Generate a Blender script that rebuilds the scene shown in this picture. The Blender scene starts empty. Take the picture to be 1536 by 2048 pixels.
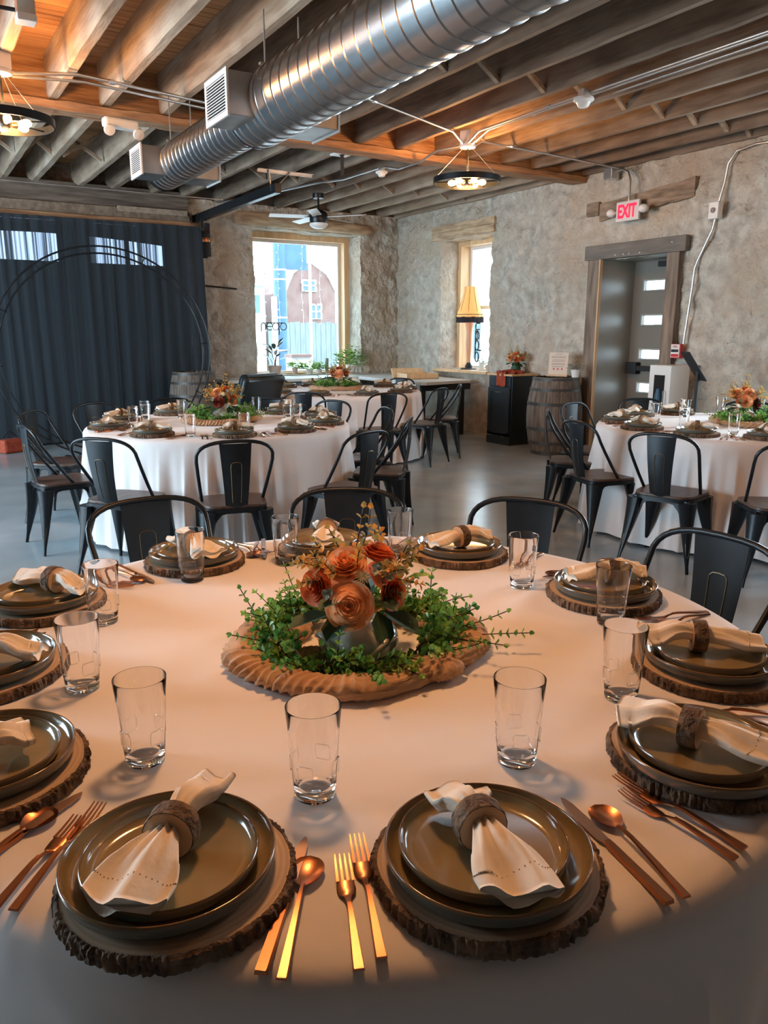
import bpy, math, random
import numpy as np
from math import sin, cos, pi, radians as R, sqrt, atan2, hypot
from mathutils import Vector, Matrix, noise
sc = bpy.context.scene
col = sc.collection
rnd = random.Random(7)

# ------------------------------------------------------------------ camera
CAM = Vector((0, 0, 1.4513))
pitch, roll, yaw = R(13.128), R(0.054), R(31.59)
fw = Vector((sin(yaw)*cos(pitch), cos(yaw)*cos(pitch), -sin(pitch)))
r0 = Vector((cos(yaw), -sin(yaw), 0)); u0 = r0.cross(fw)
rr = r0*cos(roll)+u0*sin(roll); uu = -r0*sin(roll)+u0*cos(roll)
cd = bpy.data.cameras.new('camera'); cam = bpy.data.objects.new('camera', cd); col.objects.link(cam)
M = Matrix((rr, uu, -fw)).transposed().to_4x4(); M.translation = CAM; cam.matrix_world = M
cd.sensor_fit = 'HORIZONTAL'; cd.sensor_width = 36; cd.lens = 36*1540.19/1536; cd.clip_start = .05; cd.clip_end = 300
sc.camera = cam

# ------------------------------------------------------------------ light
EXPOSURE = 0.0
SKY = 11.0
sc.view_settings.view_transform = 'Standard'; sc.view_settings.look = 'None'
sc.view_settings.gamma = 1; sc.view_settings.use_curve_mapping = False
sc.view_settings.exposure = EXPOSURE
w = bpy.data.worlds.new('sky'); sc.world = w; w.use_nodes = True
wn = w.node_tree; bg = wn.nodes['Background']
bg.inputs[0].default_value = (.66, .86, 1, 1); bg.inputs[1].default_value = SKY
try:
    sc.cycles.use_denoising = True; sc.cycles.max_bounces = 9; sc.cycles.diffuse_bounces = 4; sc.cycles.glossy_bounces = 4
    sc.cycles.transmission_bounces = 9; sc.cycles.transparent_max_bounces = 8; sc.cycles.use_light_tree = True
    sc.cycles.caustics_reflective = True; sc.cycles.caustics_refractive = True; sc.cycles.blur_glossy = .6
    sc.cycles.use_adaptive_sampling = True; sc.cycles.adaptive_threshold = .02; sc.cycles.sample_clamp_indirect = 12
except Exception: pass

def area(name, loc, rot, sx, sy, energy, color, portal=False):
    l = bpy.data.lights.new(name, 'AREA'); l.shape = 'RECTANGLE'; l.size = sx; l.size_y = sy; l.energy = energy; l.color = color
    if portal: l.cycles.is_portal = True
    o = bpy.data.objects.new(name, l); col.objects.link(o); o.location = loc; o.rotation_euler = rot; return o
# portals in the window openings (help sampling the sky only)
area('portal_window', (5.55, 12.4, 1.9), (R(-90), 0, 0), 2.4, 2.6, 1, (1, 1, 1), True)
area('portal_window', (7.95, 9.38, 1.85), (0, R(90), 0), 2.2, 1.6, 1, (1, 1, 1), True)
area('portal_window', (7.75, 2.9, 1.75), (0, R(90), 0), 2.3, 2.4, 1, (1, 1, 1), True)
area('portal_window', (-4.15, 6.9, 1.7), (0, R(-90), 0), 2.4, 5.2, 1, (1, 1, 1), True)
area('portal_window', (1.2, 11.85, 2.5), (R(-90), 0, 0), 4.6, .8, 1, (1, 1, 1), True)
# area lamps added in the unseen side window openings to boost the daylight
area('added_daylight_right', (7.42, 2.9, 1.78), (0, R(90), 0), 2.0, 2.0, 85, (.72, .88, 1))
area('added_daylight_left', (-4.3, 6.9, 1.72), (0, R(-90), 0), 2.2, 5.0, 480, (.62, .83, 1))
WARM = (1, .47, .20)

# ------------------------------------------------------------------ materials
def rgb(c): return (c[0], c[1], c[2], 1)
def mat(name, c, rough=.6, metal=0, c2=None, scale=5, stretch=(1, 1, 1), detail=6, ramp=(.35, .65), bump=0, bscale=None,
        coat=0, trans=0, ior=1.45, spec=.5, bdist=.02, emit=None, estr=0, coord='Object', sheen=0, sub=0, c3=None, scale3=1.5, ramp3=(.5, .7), r2=None, dist=0):
    m = bpy.data.materials.new(name); m.use_nodes = True; t = m.node_tree; b = t.nodes['Principled BSDF']
    I = b.inputs
    I['Base Color'].default_value = rgb(c); I['Roughness'].default_value = rough; I['Metallic'].default_value = metal
    I['IOR'].default_value = ior; I['Transmission Weight'].default_value = trans; I['Coat Weight'].default_value = coat
    I['Coat Roughness'].default_value = .08; I['Specular IOR Level'].default_value = spec; I['Sheen Weight'].default_value = sheen
    if sub: I['Subsurface Weight'].default_value = sub; I['Subsurface Scale'].default_value = .01
    if emit: I['Emission Color'].default_value = rgb(emit); I['Emission Strength'].default_value = estr
    def nz(sc_, st):
        tc = t.nodes.new('ShaderNodeTexCoord'); mp = t.nodes.new('ShaderNodeMapping'); mp.inputs['Scale'].default_value = st
        n = t.nodes.new('ShaderNodeTexNoise'); n.inputs['Scale'].default_value = sc_; n.inputs['Detail'].default_value = detail
        n.inputs['Distortion'].default_value = dist
        t.links.new(tc.outputs[coord], mp.inputs[0]); t.links.new(mp.outputs[0], n.inputs[0]); return n
    out = None
    if c2:
        n = nz(scale, stretch); cr = t.nodes.new('ShaderNodeValToRGB')
        cr.color_ramp.elements[0].position = ramp[0]; cr.color_ramp.elements[1].position = ramp[1]
        cr.color_ramp.elements[0].color = rgb(c); cr.color_ramp.elements[1].color = rgb(c2)
        t.links.new(n.outputs[0], cr.inputs[0]); out = cr.outputs[0]
        if r2 is not None:
            mr = t.nodes.new('ShaderNodeMapRange'); mr.inputs[1].default_value = ramp[0]; mr.inputs[2].default_value = ramp[1]
            mr.inputs[3].default_value = rough; mr.inputs[4].default_value = r2
            t.links.new(n.outputs[0], mr.inputs[0]); t.links.new(mr.outputs[0], I['Roughness'])
    if c3:
        n3 = nz(scale3, (1, 1, 1)); cr3 = t.nodes.new('ShaderNodeValToRGB')
        cr3.color_ramp.elements[0].position = ramp3[0]; cr3.color_ramp.elements[1].position = ramp3[1]
        mx = t.nodes.new('ShaderNodeMix'); mx.data_type = 'RGBA'; mx.inputs[7].default_value = rgb(c3)
        t.links.new(n3.outputs[0], cr3.inputs[0]); t.links.new(cr3.outputs[0], mx.inputs[0])
        if out: t.links.new(out, mx.inputs[6])
        else: mx.inputs[6].default_value = rgb(c)
        out = mx.outputs[2]
    if out: t.links.new(out, I['Base Color'])
    if bump:
        n = nz(bscale or scale, stretch); bp = t.nodes.new('ShaderNodeBump'); bp.inputs['Strength'].default_value = bump; bp.inputs['Distance'].default_value = bdist
        t.links.new(n.outputs[0], bp.inputs['Height']); t.links.new(bp.outputs[0], I['Normal'])
    return m
def translucent(m, fac):   # thin cloth or leaf lets light through
    t = m.node_tree; b = t.nodes['Principled BSDF']; tl = t.nodes.new('ShaderNodeBsdfTranslucent'); mx = t.nodes.new('ShaderNodeMixShader'); mx.inputs[0].default_value = fac
    L_ = b.inputs['Base Color'].links
    if L_: t.links.new(L_[0].from_socket, tl.inputs[0])
    else: tl.inputs[0].default_value = b.inputs['Base Color'].default_value
    t.links.new(b.outputs[0], mx.inputs[1]); t.links.new(tl.outputs[0], mx.inputs[2]); t.links.new(mx.outputs[0], t.nodes['Material Output'].inputs[0])
def rings_mat(name, c, c2, scale):
    m = mat(name, c, .6); t = m.node_tree; b = t.nodes['Principled BSDF']
    tc = t.nodes.new('ShaderNodeTexCoord'); wv = t.nodes.new('ShaderNodeTexWave'); wv.wave_type = 'RINGS'; wv.rings_direction = 'SPHERICAL'
    wv.inputs['Scale'].default_value = scale; wv.inputs['Distortion'].default_value = 1.2; wv.inputs['Detail'].default_value = 2
    cr = t.nodes.new('ShaderNodeValToRGB'); cr.color_ramp.elements[0].color = rgb(c); cr.color_ramp.elements[1].color = rgb(c2)
    t.links.new(tc.outputs['Object'], wv.inputs[0]); t.links.new(wv.outputs[0], cr.inputs[0]); t.links.new(cr.outputs[0], b.inputs['Base Color'])
    return m
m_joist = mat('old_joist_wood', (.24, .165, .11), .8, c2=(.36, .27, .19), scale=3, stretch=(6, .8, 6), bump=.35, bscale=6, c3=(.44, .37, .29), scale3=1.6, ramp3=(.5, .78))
m_deck = mat('deck_wood', (.36, .17, .07), .65, c2=(.50, .27, .12), scale=2.5, stretch=(.6, 12, 6), bump=.1)
m_girder = mat('girder_wood', (.22, .11, .055), .8, c2=(.40, .23, .12), scale=4, stretch=(.7, 6, 7), bump=.7, bscale=5)
m_header = mat('dark_header_wood', (.075, .052, .038), .85, c2=(.16, .12, .09), scale=4, stretch=(.7, 6, 7), bump=.5)
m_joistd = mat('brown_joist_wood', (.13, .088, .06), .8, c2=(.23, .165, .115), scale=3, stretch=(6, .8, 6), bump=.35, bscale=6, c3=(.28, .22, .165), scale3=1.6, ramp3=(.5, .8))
m_timber = mat('dark_old_timber', (.17, .115, .075), .85, c2=(.33, .24, .165), scale=4, stretch=(1, 1, 6), bump=.7, bscale=6)
m_lintel = mat('lintel_wood', (.33, .21, .12), .8, c2=(.56, .40, .25), scale=4, stretch=(1, 1, 6), bump=.7, bscale=6)
m_stone = mat('parged_stone', (.40, .35, .29), .93, c2=(.62, .575, .49), scale=8, detail=12, bump=1, bscale=18, bdist=.06, c3=(.50, .40, .30), scale3=1.3, ramp3=(.46, .72), ramp=(.33, .66), spec=.2)
m_floor = mat('polished_concrete', (.27, .34, .38), .20, c2=(.39, .46, .50), scale=1.3, detail=7, c3=(.30, .29, .265), scale3=.6, ramp3=(.5, .8))
m_pine = mat('pine_trim', (.62, .38, .19), .5, c2=(.74, .5, .28), scale=3, stretch=(5, 5, .6))
m_rustic = mat('rustic_trim', (.13, .095, .07), .8, c2=(.26, .2, .15), scale=4, stretch=(5, 5, .6), bump=.4)
m_rustich = mat('rustic_head_trim', (.12, .105, .09), .75, c2=(.2, .17, .14), scale=4, stretch=(5, .6, 5), bump=.3)
m_taupe = mat('taupe_paint', (.33, .315, .275), .35)
m_doorp = mat('door_paint', (.2, .18, .15), .4)
m_black = mat('black_metal', (.007, .010, .013), .34, .25, c2=(.013, .017, .021), scale=8)
m_blackmat = mat('matte_black', (.014, .014, .015), .6)
m_worn = mat('worn_edge', (.16, .12, .07), .4, .8)
m_seat = mat('dark_seat_wood', (.055, .032, .024), .38, c2=(.11, .07, .052), scale=4, stretch=(8, 1, 4), bump=.08)
m_cloth = mat('white_tablecloth', (.77, .735, .72), .75, bump=.4, bscale=3.2, bdist=.035, detail=2, sheen=.3, dist=.5)
m_napkin = mat('cream_linen', (.80, .70, .57), .85, bump=.08, bscale=90, sheen=.3)
m_stitch = mat('hemstitch_holes', (.28, .2, .13), .9)
m_bark = mat('bark', (.055, .033, .02), .9, c2=(.24, .15, .095), scale=30, bump=1, bscale=30, detail=8)
m_slice = rings_mat('wood_slice', (.50, .36, .24), (.42, .29, .19), 42)
m_ringend = rings_mat('ring_slice', (.62, .43, .27), (.54, .35, .21), 90)
m_plate = mat('olive_glaze', (.225, .170, .088), .16, c2=(.30, .22, .105), scale=9, coat=.6, detail=8)
m_plate2 = mat('glaze_underside', (.12, .125, .105), .2, coat=.5)
m_rim = mat('bronze_rim', (.17, .105, .05), .16, coat=.5)
m_copper = mat('copper_cutlery', (.47, .20, .095), .30, 1, c2=(.38, .155, .07), scale=14)
m_copblade = mat('matte_copper_blade', (.40, .26, .19), .35, 1)
m_glass = mat('clear_glass', (1, 1, 1), .0, trans=1, ior=1.38)
m_galv = mat('galvanised_duct', (.43, .435, .44), .27, 1, c2=(.50, .50, .505), scale=4, detail=3)
m_galvd = mat('galvanised_box', (.40, .40, .39), .38, 1, c2=(.5, .5, .5), scale=7)
m_grille = mat('grille_paint', (.62, .60, .58), .4)
m_dark = mat('dark_void', (.01, .01, .01), .9)
m_white = mat('white_plastic', (.72, .70, .67), .35)
m_conduit = mat('conduit_steel', (.62, .62, .61), .3, .9)
m_curtain = None
m_red = mat('red_plastic', (.5, .03, .03), .4)
m_exit = mat('exit_letters', (.9, .02, .05), .4, emit=(1, .02, .07), estr=1.1)
m_bulb = mat('glowing_bulb', (1, .7, .3), .3, emit=(1, .60, .22), estr=14)
m_amber = mat('amber_lamp_glass', (.9, .55, .2), .2, emit=(1, .5, .12), estr=2.0)
m_barrel = mat('barrel_oak', (.10, .076, .06), .75, c2=(.19, .15, .12), scale=4, stretch=(6, 6, .8), bump=.3)
m_hoop = mat('barrel_hoop', (.085, .08, .075), .5, .6)
m_navy = mat('navy_cabinet_paint', (.018, .027, .036), .42)
m_tile = mat('counter_top', (.60, .62, .60), .3, c2=(.70, .70, .66), scale=3)
m_leather = mat('black_leather', (.012, .018, .02), .3)
m_peach = mat('peach_petals', (.94, .47, .22), .6, sub=.05, c2=(.98, .61, .34), scale=40)
m_rust = mat('rust_petals', (.70, .14, .035), .6, sub=.2, c2=(.82, .24, .08), scale=30)
m_burg = mat('burgundy_petals', (.22, .035, .02), .6, c2=(.32, .06, .03), scale=30)
m_leafg = mat('garland_leaves', (.07, .24, .05), .4, c2=(.34, .55, .12), scale=22, ramp=(.4, .6))
m_leafd = mat('dark_leaves', (.018, .06, .03), .6, c2=(.03, .09, .04), scale=15)
m_leafo = mat('orange_eucalyptus', (.34, .32, .12), .5, c2=(.78, .36, .07), scale=25, ramp=(.42, .58))
m_leafs = mat('sage_leaves', (.3, .34, .28), .5)
m_stem = mat('dark_stem', (.035, .02, .015), .6)
m_cream = mat('cream_thistle', (.85, .72, .42), .7)
m_vase = mat('grey_ceramic', (.62, .60, .52), .22, coat=.6)
m_gauze = mat('tan_gauze', (.60, .35, .18), .85, c2=(.74, .47, .27), scale=18, sheen=.4, bump=.15, bscale=110)
m_shade = mat('lamp_shade_cloth', (.75, .48, .2), .8, emit=(1, .40, .07), estr=.6)
m_fringe = mat('black_fringe', (.03, .025, .03), .8)
m_stemlamp = mat('amber_column', (.65, .32, .17), .35)
m_pot = mat('clay_pot', (.55, .45, .38), .8)
m_potw = mat('white_pot', (.72, .7, .66), .5)
m_plant = mat('bright_plant', (.22, .42, .07), .5, c2=(.36, .55, .12), scale=20)
m_plantd = mat('rubber_plant_leaf', (.03, .06, .045), .25)
m_paper = mat('menu_paper', (.68, .58, .48), .7)
m_ink = mat('grey_ink', (.25, .2, .18), .8)
m_redcloth = mat('rust_red_cloth', (.30, .045, .02), .85, c2=(.40, .08, .04), scale=15, bump=.5)
m_blue = mat('blue_column_paint', (.03, .085, .15), .5, c2=(.045, .11, .19), scale=3)
m_brick = mat('far_brick', (.135, .075, .065), .8, c2=(.17, .11, .095), scale=3)
m_fence = mat('weathered_fence', (.11, .135, .145), .8, c2=(.15, .175, .18), scale=3, stretch=(6, 1, .6))
m_siding = mat('pale_siding', (.30, .32, .33), .7)
m_snow = mat('pale_ground', (.62, .62, .6), .9)
m_wtrim = mat('far_white_trim', (.8, .8, .78), .6)
m_pane = mat('far_window_glass', (.1, .15, .18), .08)
m_sign = mat('black_letter', (.015, .015, .015), .5)
m_wallp = mat('plain_plaster', (.20, .18, .16), .9, bump=.4, bscale=8)

for m_, f_ in ((m_peach, .45), (m_rust, .45), (m_burg, .3), (m_leafg, .35), (m_leafo, .35), (m_plant, .3), (m_gauze, .25)): translucent(m_, f_)
def mk_curtain():
    m = bpy.data.materials.new('sheer_dark_curtain'); m.use_nodes = True; t = m.node_tree; b = t.nodes['Principled BSDF']
    b.inputs['Base Color'].default_value = (.011, .018, .024, 1); b.inputs['Roughness'].default_value = .85; b.inputs['Sheen Weight'].default_value = .02
    tr = t.nodes.new('ShaderNodeBsdfTransparent'); tr.inputs[0].default_value = (.72, .8, 1, 1)
    mx = t.nodes.new('ShaderNodeMixShader'); tc = t.nodes.new('ShaderNodeTexCoord'); mp = t.nodes.new('ShaderNodeMapping'); mp.inputs['Scale'].default_value = (40, .01, .25)
    n = t.nodes.new('ShaderNodeTexNoise'); n.inputs['Scale'].default_value = 1.0; n.inputs['Detail'].default_value = 4
    cr = t.nodes.new('ShaderNodeMapRange'); cr.inputs[1].default_value = .42; cr.inputs[2].default_value = .68; cr.inputs[3].default_value = .005; cr.inputs[4].default_value = .17
    t.links.new(tc.outputs['Object'], mp.inputs[0]); t.links.new(mp.outputs[0], n.inputs[0]); t.links.new(n.outputs[0], cr.inputs[0])
    t.links.new(cr.outputs[0], mx.inputs[0]); t.links.new(b.outputs[0], mx.inputs[1]); t.links.new(tr.outputs[0], mx.inputs[2])
    t.links.new(mx.outputs[0], t.nodes['Material Output'].inputs[0]); return m
m_curtain = mk_curtain()

# ------------------------------------------------------------------ mesh helpers
class MB:
    def __init__(s): s.v = []; s.f = []; s.m = []
    def add(s, vs, fs, mi=0):
        o = len(s.v); s.v += [tuple(p) for p in vs]; s.f += [tuple(i+o for i in f) for f in fs]; s.m += [mi]*len(fs); return s
    def box(s, c, d, rz=0, mi=0, rot=None):
        x, y, z = d[0]/2, d[1]/2, d[2]/2
        vs = [Vector((a, b, e)) for a in (-x, x) for b in (-y, y) for e in (-z, z)]
        if rot is not None: vs = [rot @ p for p in vs]
        elif rz: vs = [Vector((p.x*cos(rz)-p.y*sin(rz), p.x*sin(rz)+p.y*cos(rz), p.z)) for p in vs]
        vs = [p+Vector(c) for p in vs]
        return s.add(vs, [(0, 1, 3, 2), (4, 6, 7, 5), (0, 4, 5, 1), (2, 3, 7, 6), (0, 2, 6, 4), (1, 5, 7, 3)], mi)
    def b2(s, x0, x1, y0, y1, z0, z1, mi=0): return s.box(((x0+x1)/2, (y0+y1)/2, (z0+z1)/2), (x1-x0, y1-y0, z1-z0), mi=mi)
    def tube(s, pts, r, n=8, closed=False, mi=0, cap=True):
        pts = [Vector(p) for p in pts]; N = len(pts); rs = r if isinstance(r, (list, tuple)) else [r]*N
        vs = []; prev = None
        for i, p in enumerate(pts):
            a = pts[(i-1) % N] if (closed or i > 0) else p; b = pts[(i+1) % N] if (closed or i < N-1) else p
            t = (b-a).normalized() if (b-a).length > 1e-9 else Vector((0, 0, 1))
            if prev is None: prev = t.orthogonal().normalized()
            prev = (prev-t*prev.dot(t)); prev = prev.normalized() if prev.length > 1e-6 else t.orthogonal().normalized()
            q = t.cross(prev)
            for k in range(n): vs.append(p+(prev*cos(2*pi*k/n)+q*sin(2*pi*k/n))*rs[i])
        fs = []
        for i in range(N if closed else N-1):
            j = (i+1) % N
            for k in range(n): fs.append((i*n+k, i*n+(k+1) % n, j*n+(k+1) % n, j*n+k))
        if not closed and cap: fs += [tuple(range(n-1, -1, -1)), tuple((N-1)*n+k for k in range(n))]
        return s.add(vs, fs, mi)
    def lathe(s, prof, n=32, c=(0, 0, 0), fr=None, mi=0, capb=False, capt=False):
        vs = []; N = len(prof)
        for (r, z) in prof:
            for k in range(n):
                a = 2*pi*k/n; q = r*(fr(a, z) if fr else 1); vs.append((c[0]+q*cos(a), c[1]+q*sin(a), c[2]+z))
        fs = [(i*n+k, i*n+(k+1) % n, (i+1)*n+(k+1) % n, (i+1)*n+k) for i in range(N-1) for k in range(n)]
        if capb: fs.append(tuple(range(n-1, -1, -1)))
        if capt: fs.append(tuple((N-1)*n+k for k in range(n)))
        return s.add(vs, fs, mi)
    def sphere(s, c, r, n=10, m=7, sz=1, mi=0):
        return s.lathe([(max(r*sin(pi*i/m), 1e-4), -r*sz*cos(pi*i/m)) for i in range(m+1)], n, c, mi=mi)
    def grid(s, fn, nu, nv, mi=0, closeu=False, skip=None):
        vs = [fn(i/nu, j/nv) for i in range(nu+1) for j in range(nv+1)]; W = nv+1
        fs = [(i*W+j, (i+1)*W+j, (i+1)*W+j+1, i*W+j+1) for i in range(nu) for j in range(nv) if not (skip and skip(i, j))]
        return s.add(vs, fs, mi)
    def prism(s, poly, z0, z1, mi=0):
        n = len(poly); vs = [(p[0], p[1], z0) for p in poly]+[(p[0], p[1], z1) for p in poly]
        return s.add(vs, [tuple(range(n-1, -1, -1)), tuple(range(n, 2*n))]+[(k, (k+1) % n, n+(k+1) % n, n+k) for k in range(n)], mi)
    def xf(s, M_): s.v = [tuple(M_ @ Vector(p)) for p in s.v]; return s
    def mesh(s, name, mats, smooth=None):
        me = bpy.data.meshes.new(name); me.from_pydata(s.v, [], s.f)
        for m_ in (mats if isinstance(mats, (list, tuple)) else [mats]): me.materials.append(m_)
        if any(s.m): me.polygons.foreach_set('material_index', s.m)
        if smooth is not None:
            me.polygons.foreach_set('use_smooth', [True]*len(me.polygons))
            if smooth < 180:
                try: me.set_sharp_from_angle(angle=R(smooth))
                except Exception: pass
        me.update(); return me
def link(o, parent=None):
    col.objects.link(o)
    if parent is not None: o.parent = parent
    return o
def part(name, mb, m, parent=None, smooth=None, loc=None, bevel=0, kind=None):
    me = mb if isinstance(mb, bpy.types.Mesh) else mb.mesh(name, m, smooth)
    o = link(bpy.data.objects.new(name, me), parent)
    if loc: o.location = loc
    if bevel: b = o.modifiers.new('bevel', 'BEVEL'); b.width = bevel; b.segments = 2; b.limit_method = 'ANGLE'
    if kind: o['kind'] = kind
    return o
def thing(name, label, cat, loc=(0, 0, 0), rz=0, group=None):
    o = link(bpy.data.objects.new(name, None)); o.location = loc; o.rotation_euler = (0, 0, rz); o.empty_display_size = .05
    return tag(o, label, cat, group)
def tag(o, label, cat, group=None):
    o['label'] = label; o['category'] = cat
    if group: o['group'] = group
    return o
def struct(o): o['kind'] = 'structure'; return o
def dup(root, loc, rz, label, group=None, scale=None):
    r = root.copy(); col.objects.link(r); r.location = loc; r.rotation_euler = (0, 0, rz); r['label'] = label
    if group: r['group'] = group
    if scale: r.scale = (scale,)*3
    for ch in root.children:
        c = ch.copy(); col.objects.link(c); c.parent = r
        for g in ch.children:
            d = g.copy(); col.objects.link(d); d.parent = c
    return r
def text_mb(s, size, depth=.002, bold=0):
    cu = bpy.data.curves.new('t', 'FONT'); cu.body = s; cu.size = size; cu.extrude = depth; cu.offset = bold; cu.align_x = 'CENTER'; cu.align_y = 'CENTER'
    o = bpy.data.objects.new('t', cu); me = bpy.data.meshes.new_from_object(o)
    mb = MB(); mb.add([v.co for v in me.vertices], [tuple(p.vertices) for p in me.polygons])
    bpy.data.objects.remove(o); bpy.data.curves.remove(cu); bpy.data.meshes.remove(me); return mb
def sm(t): t = max(0, min(1, t)); return t*t*(3-2*t)
def nz(x, y, z=0, s=1): return noise.noise(Vector((x*s, y*s, z*s)))

XW, YW, ZC = 7.15, 11.2, 3.25      # right wall, back wall, underside of joists
X0, Y0 = -4.2, -4.0

# ================================================================== FLOOR, WALLS, CEILING
fl = part('floor', MB().b2(X0-.4, XW+.9, Y0-.4, YW+.9, -.1, 0), m_floor); struct(fl)

def relief(a, b):   # depth of the rough parging, metres
    p = Vector((a, b, 3.1))
    return .035*noise.fractal(p*1.6, 1.0, 2.0, 3)+.038*noise.fractal(p*6.5, .9, 2, 4)+.012*abs(noise.noise(p*19))
def jit(a, b): return .018*nz(a, b, 5, 4)+.008*nz(a, b, 5, 15)
def axis(lo, hi, step, marks):
    ms = sorted(set([lo, hi]+[m for m in marks if lo < m < hi])); out = [lo]
    for a, b in zip(ms, ms[1:]):
        n = max(1, round((b-a)/step))
        out += [a+(b-a)*(i+1)/n for i in range(n)]
    return out
def stone_wall(name, fn, a0, a1, z0, z1, holes, step=.032, flip=False):
    """fn(a,z,d)->point ; holes (a0,a1,z0,z1,depth)"""
    A = axis(a0, a1, step, [h[i] for h in holes for i in (0, 1)]); Z = axis(z0, z1, step, [h[i] for h in holes for i in (2, 3)])
    mb = MB(); W = len(Z)
    P = lambda a, z: fn(a+jit(a, z), z+(jit(z+7, a) if z0 < z < z1 else 0), relief(a, z))
    vs = [P(a, z) for a in A for z in Z]; fs = []
    for i in range(len(A)-1):
        for j in range(W-1):
            ca, cz = (A[i]+A[i+1])/2, (Z[j]+Z[j+1])/2
            if any(h[0] < ca < h[1] and h[2] < cz < h[3] for h in holes): continue
            q = (i*W+j, (i+1)*W+j, (i+1)*W+j+1, i*W+j+1); fs.append(q[::-1] if flip else q)
    mb.add(vs, fs)
    for h in holes:   # reveals
        D = h[4]; nd = max(2, round(D/step))
        loops = [[(h[0], z) for z in Z if h[2]-1e-6 <= z <= h[3]+1e-6], [(h[1], z) for z in Z if h[2]-1e-6 <= z <= h[3]+1e-6],
                 [(a, h[3]) for a in A if h[0]-1e-6 <= a <= h[1]+1e-6], [(a, h[2]) for a in A if h[0]-1e-6 <= a <= h[1]+1e-6]]
        for L in loops:
            vs = []
            for (a, z) in L:
                for k in range(nd+1):
                    t = k/nd; e = (1-t)
                    n1 = .03*nz(a*3, z*3, t*D*4)*min(1, t*4)
                    p = fn(a+jit(a, z)+(n1 if L in loops[:2] else 0), z+(jit(z+7, a) if z0 < z < z1 else 0)+(n1 if L not in loops[:2] else 0), relief(a, z)*e-D*t); vs.append(p)
            W2 = nd+1
            mb.add(vs, [(i*W2+j, (i+1)*W2+j, (i+1)*W2+j+1, i*W2+j+1) for i in range(len(L)-1) for j in range(nd)])
    o = part(name, mb, m_stone, smooth=180); struct(o); return o
DEPTH_DOOR = .5
WR = stone_wall('wall_right', lambda a, z, d: (XW-d, a, z), .2, YW+.06, 0, ZC+.02, [(1.80, 4.00, .70, 2.90, .30), (8.78, 9.98, .90, 2.79, .36), (5.72, 6.71, 0, 2.28, .0001)])
WR2 = MB().b2(XW, XW+.5, Y0, .22, 0, 3.6).b2(XW+.12, XW+.6, .22, 1.72, 0, 3.6).b2(XW+.12, XW+.6, 1.72, 4.1, 0, .62).b2(XW+.12, XW+.6, 1.72, 4.1, 2.98, 3.6)
part('wall_segment', WR2, m_wallp, WR)
WB = stone_wall('wall_back', lambda a, z, d: (a, YW-d, z), 3.45, XW+.06, 0, ZC+.02, [(4.61, 6.44, .80, 2.95, .36)], flip=True)
# solid masonry behind the parged faces so light cannot leak
wk = MB().b2(XW+.12, XW+.6, 4.08, 5.60, 0, 3.6).b2(XW+.12, XW+.6, 6.83, 8.70, 0, 3.6).b2(XW+.12, XW+.6, 10.06, YW+.6, 0, 3.6)
wk.b2(XW+.12, XW+.6, 5.60, 6.83, 2.40, 3.6).b2(XW+.12, XW+.6, 8.70, 10.06, 0, .82).b2(XW+.12, XW+.6, 8.70, 10.06, 2.87, 3.6)
part('masonry_core', wk, m_wallp, WR)
wk = MB().b2(3.7, 4.53, YW+.12, YW+.6, 0, 3.6).b2(6.52, XW+.2, YW+.12, YW+.6, 0, 3.6).b2(4.53, 6.52, YW+.12, YW+.6, 0, .72).b2(4.53, 6.52, YW+.12, YW+.6, 3.03, 3.6)
part('masonry_core', wk, m_wallp, WB)
# garage opening wall to the left on the back wall, behind the curtain
gy0, gy1 = YW+.12, YW+.2
gd = MB().b2(X0, 3.7, gy0, gy1, 0, 2.36).b2(X0, 3.7, gy0, gy1+.3, 2.80, 3.6).b2(3.32, 3.72, gy0, gy1, 2.36, 2.8)
for a, b in ((1.93, 2.33), (2.80, 2.84)): gd.b2(a, b, gy0, gy1, 2.36, 2.8)
n = 36
arch = [(-1.6+(3.32+1.6)*i/n, 2.52+.19*sin(pi*min(1, max(0, ((-1.6+(3.32+1.6)*i/n)+.9)/5.2)))) for i in range(n+1)]
for (xa, za), (xb, zb) in zip(arch, arch[1:]): gd.add([(xa, gy0, za), (xb, gy0, zb), (xb, gy0, 2.8), (xa, gy0, 2.8)], [(0, 1, 2, 3)])
gd.b2(X0, -1.6, gy0, gy1, 2.36, 2.8)
gw = struct(part('wall_garage_end', gd, m_dark)); part('upper_panelling', MB().b2(X0, 3.75, YW+.02, YW+.11, 2.82, 3.58), m_joistd, gw)
for a, b in ((-1.6, 1.93), (2.33, 2.80), (2.84, 3.32)):
    pass
# left wall with a run of windows, front wall behind the camera
wl = MB().b2(X0-.3, X0, Y0, 4.3, 0, 3.6).b2(X0-.3, X0, 9.5, YW+.2, 0, 3.6).b2(X0-.3, X0, 4.3, 9.5, 0, .5).b2(X0-.3, X0, 4.3, 9.5, 2.9, 3.6)
struct(part('wall_left', wl, m_wallp))
struct(part('wall_front', MB().b2(X0-.3, XW+.6, Y0-.3, Y0, 0, 3.6), m_wallp))

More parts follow.
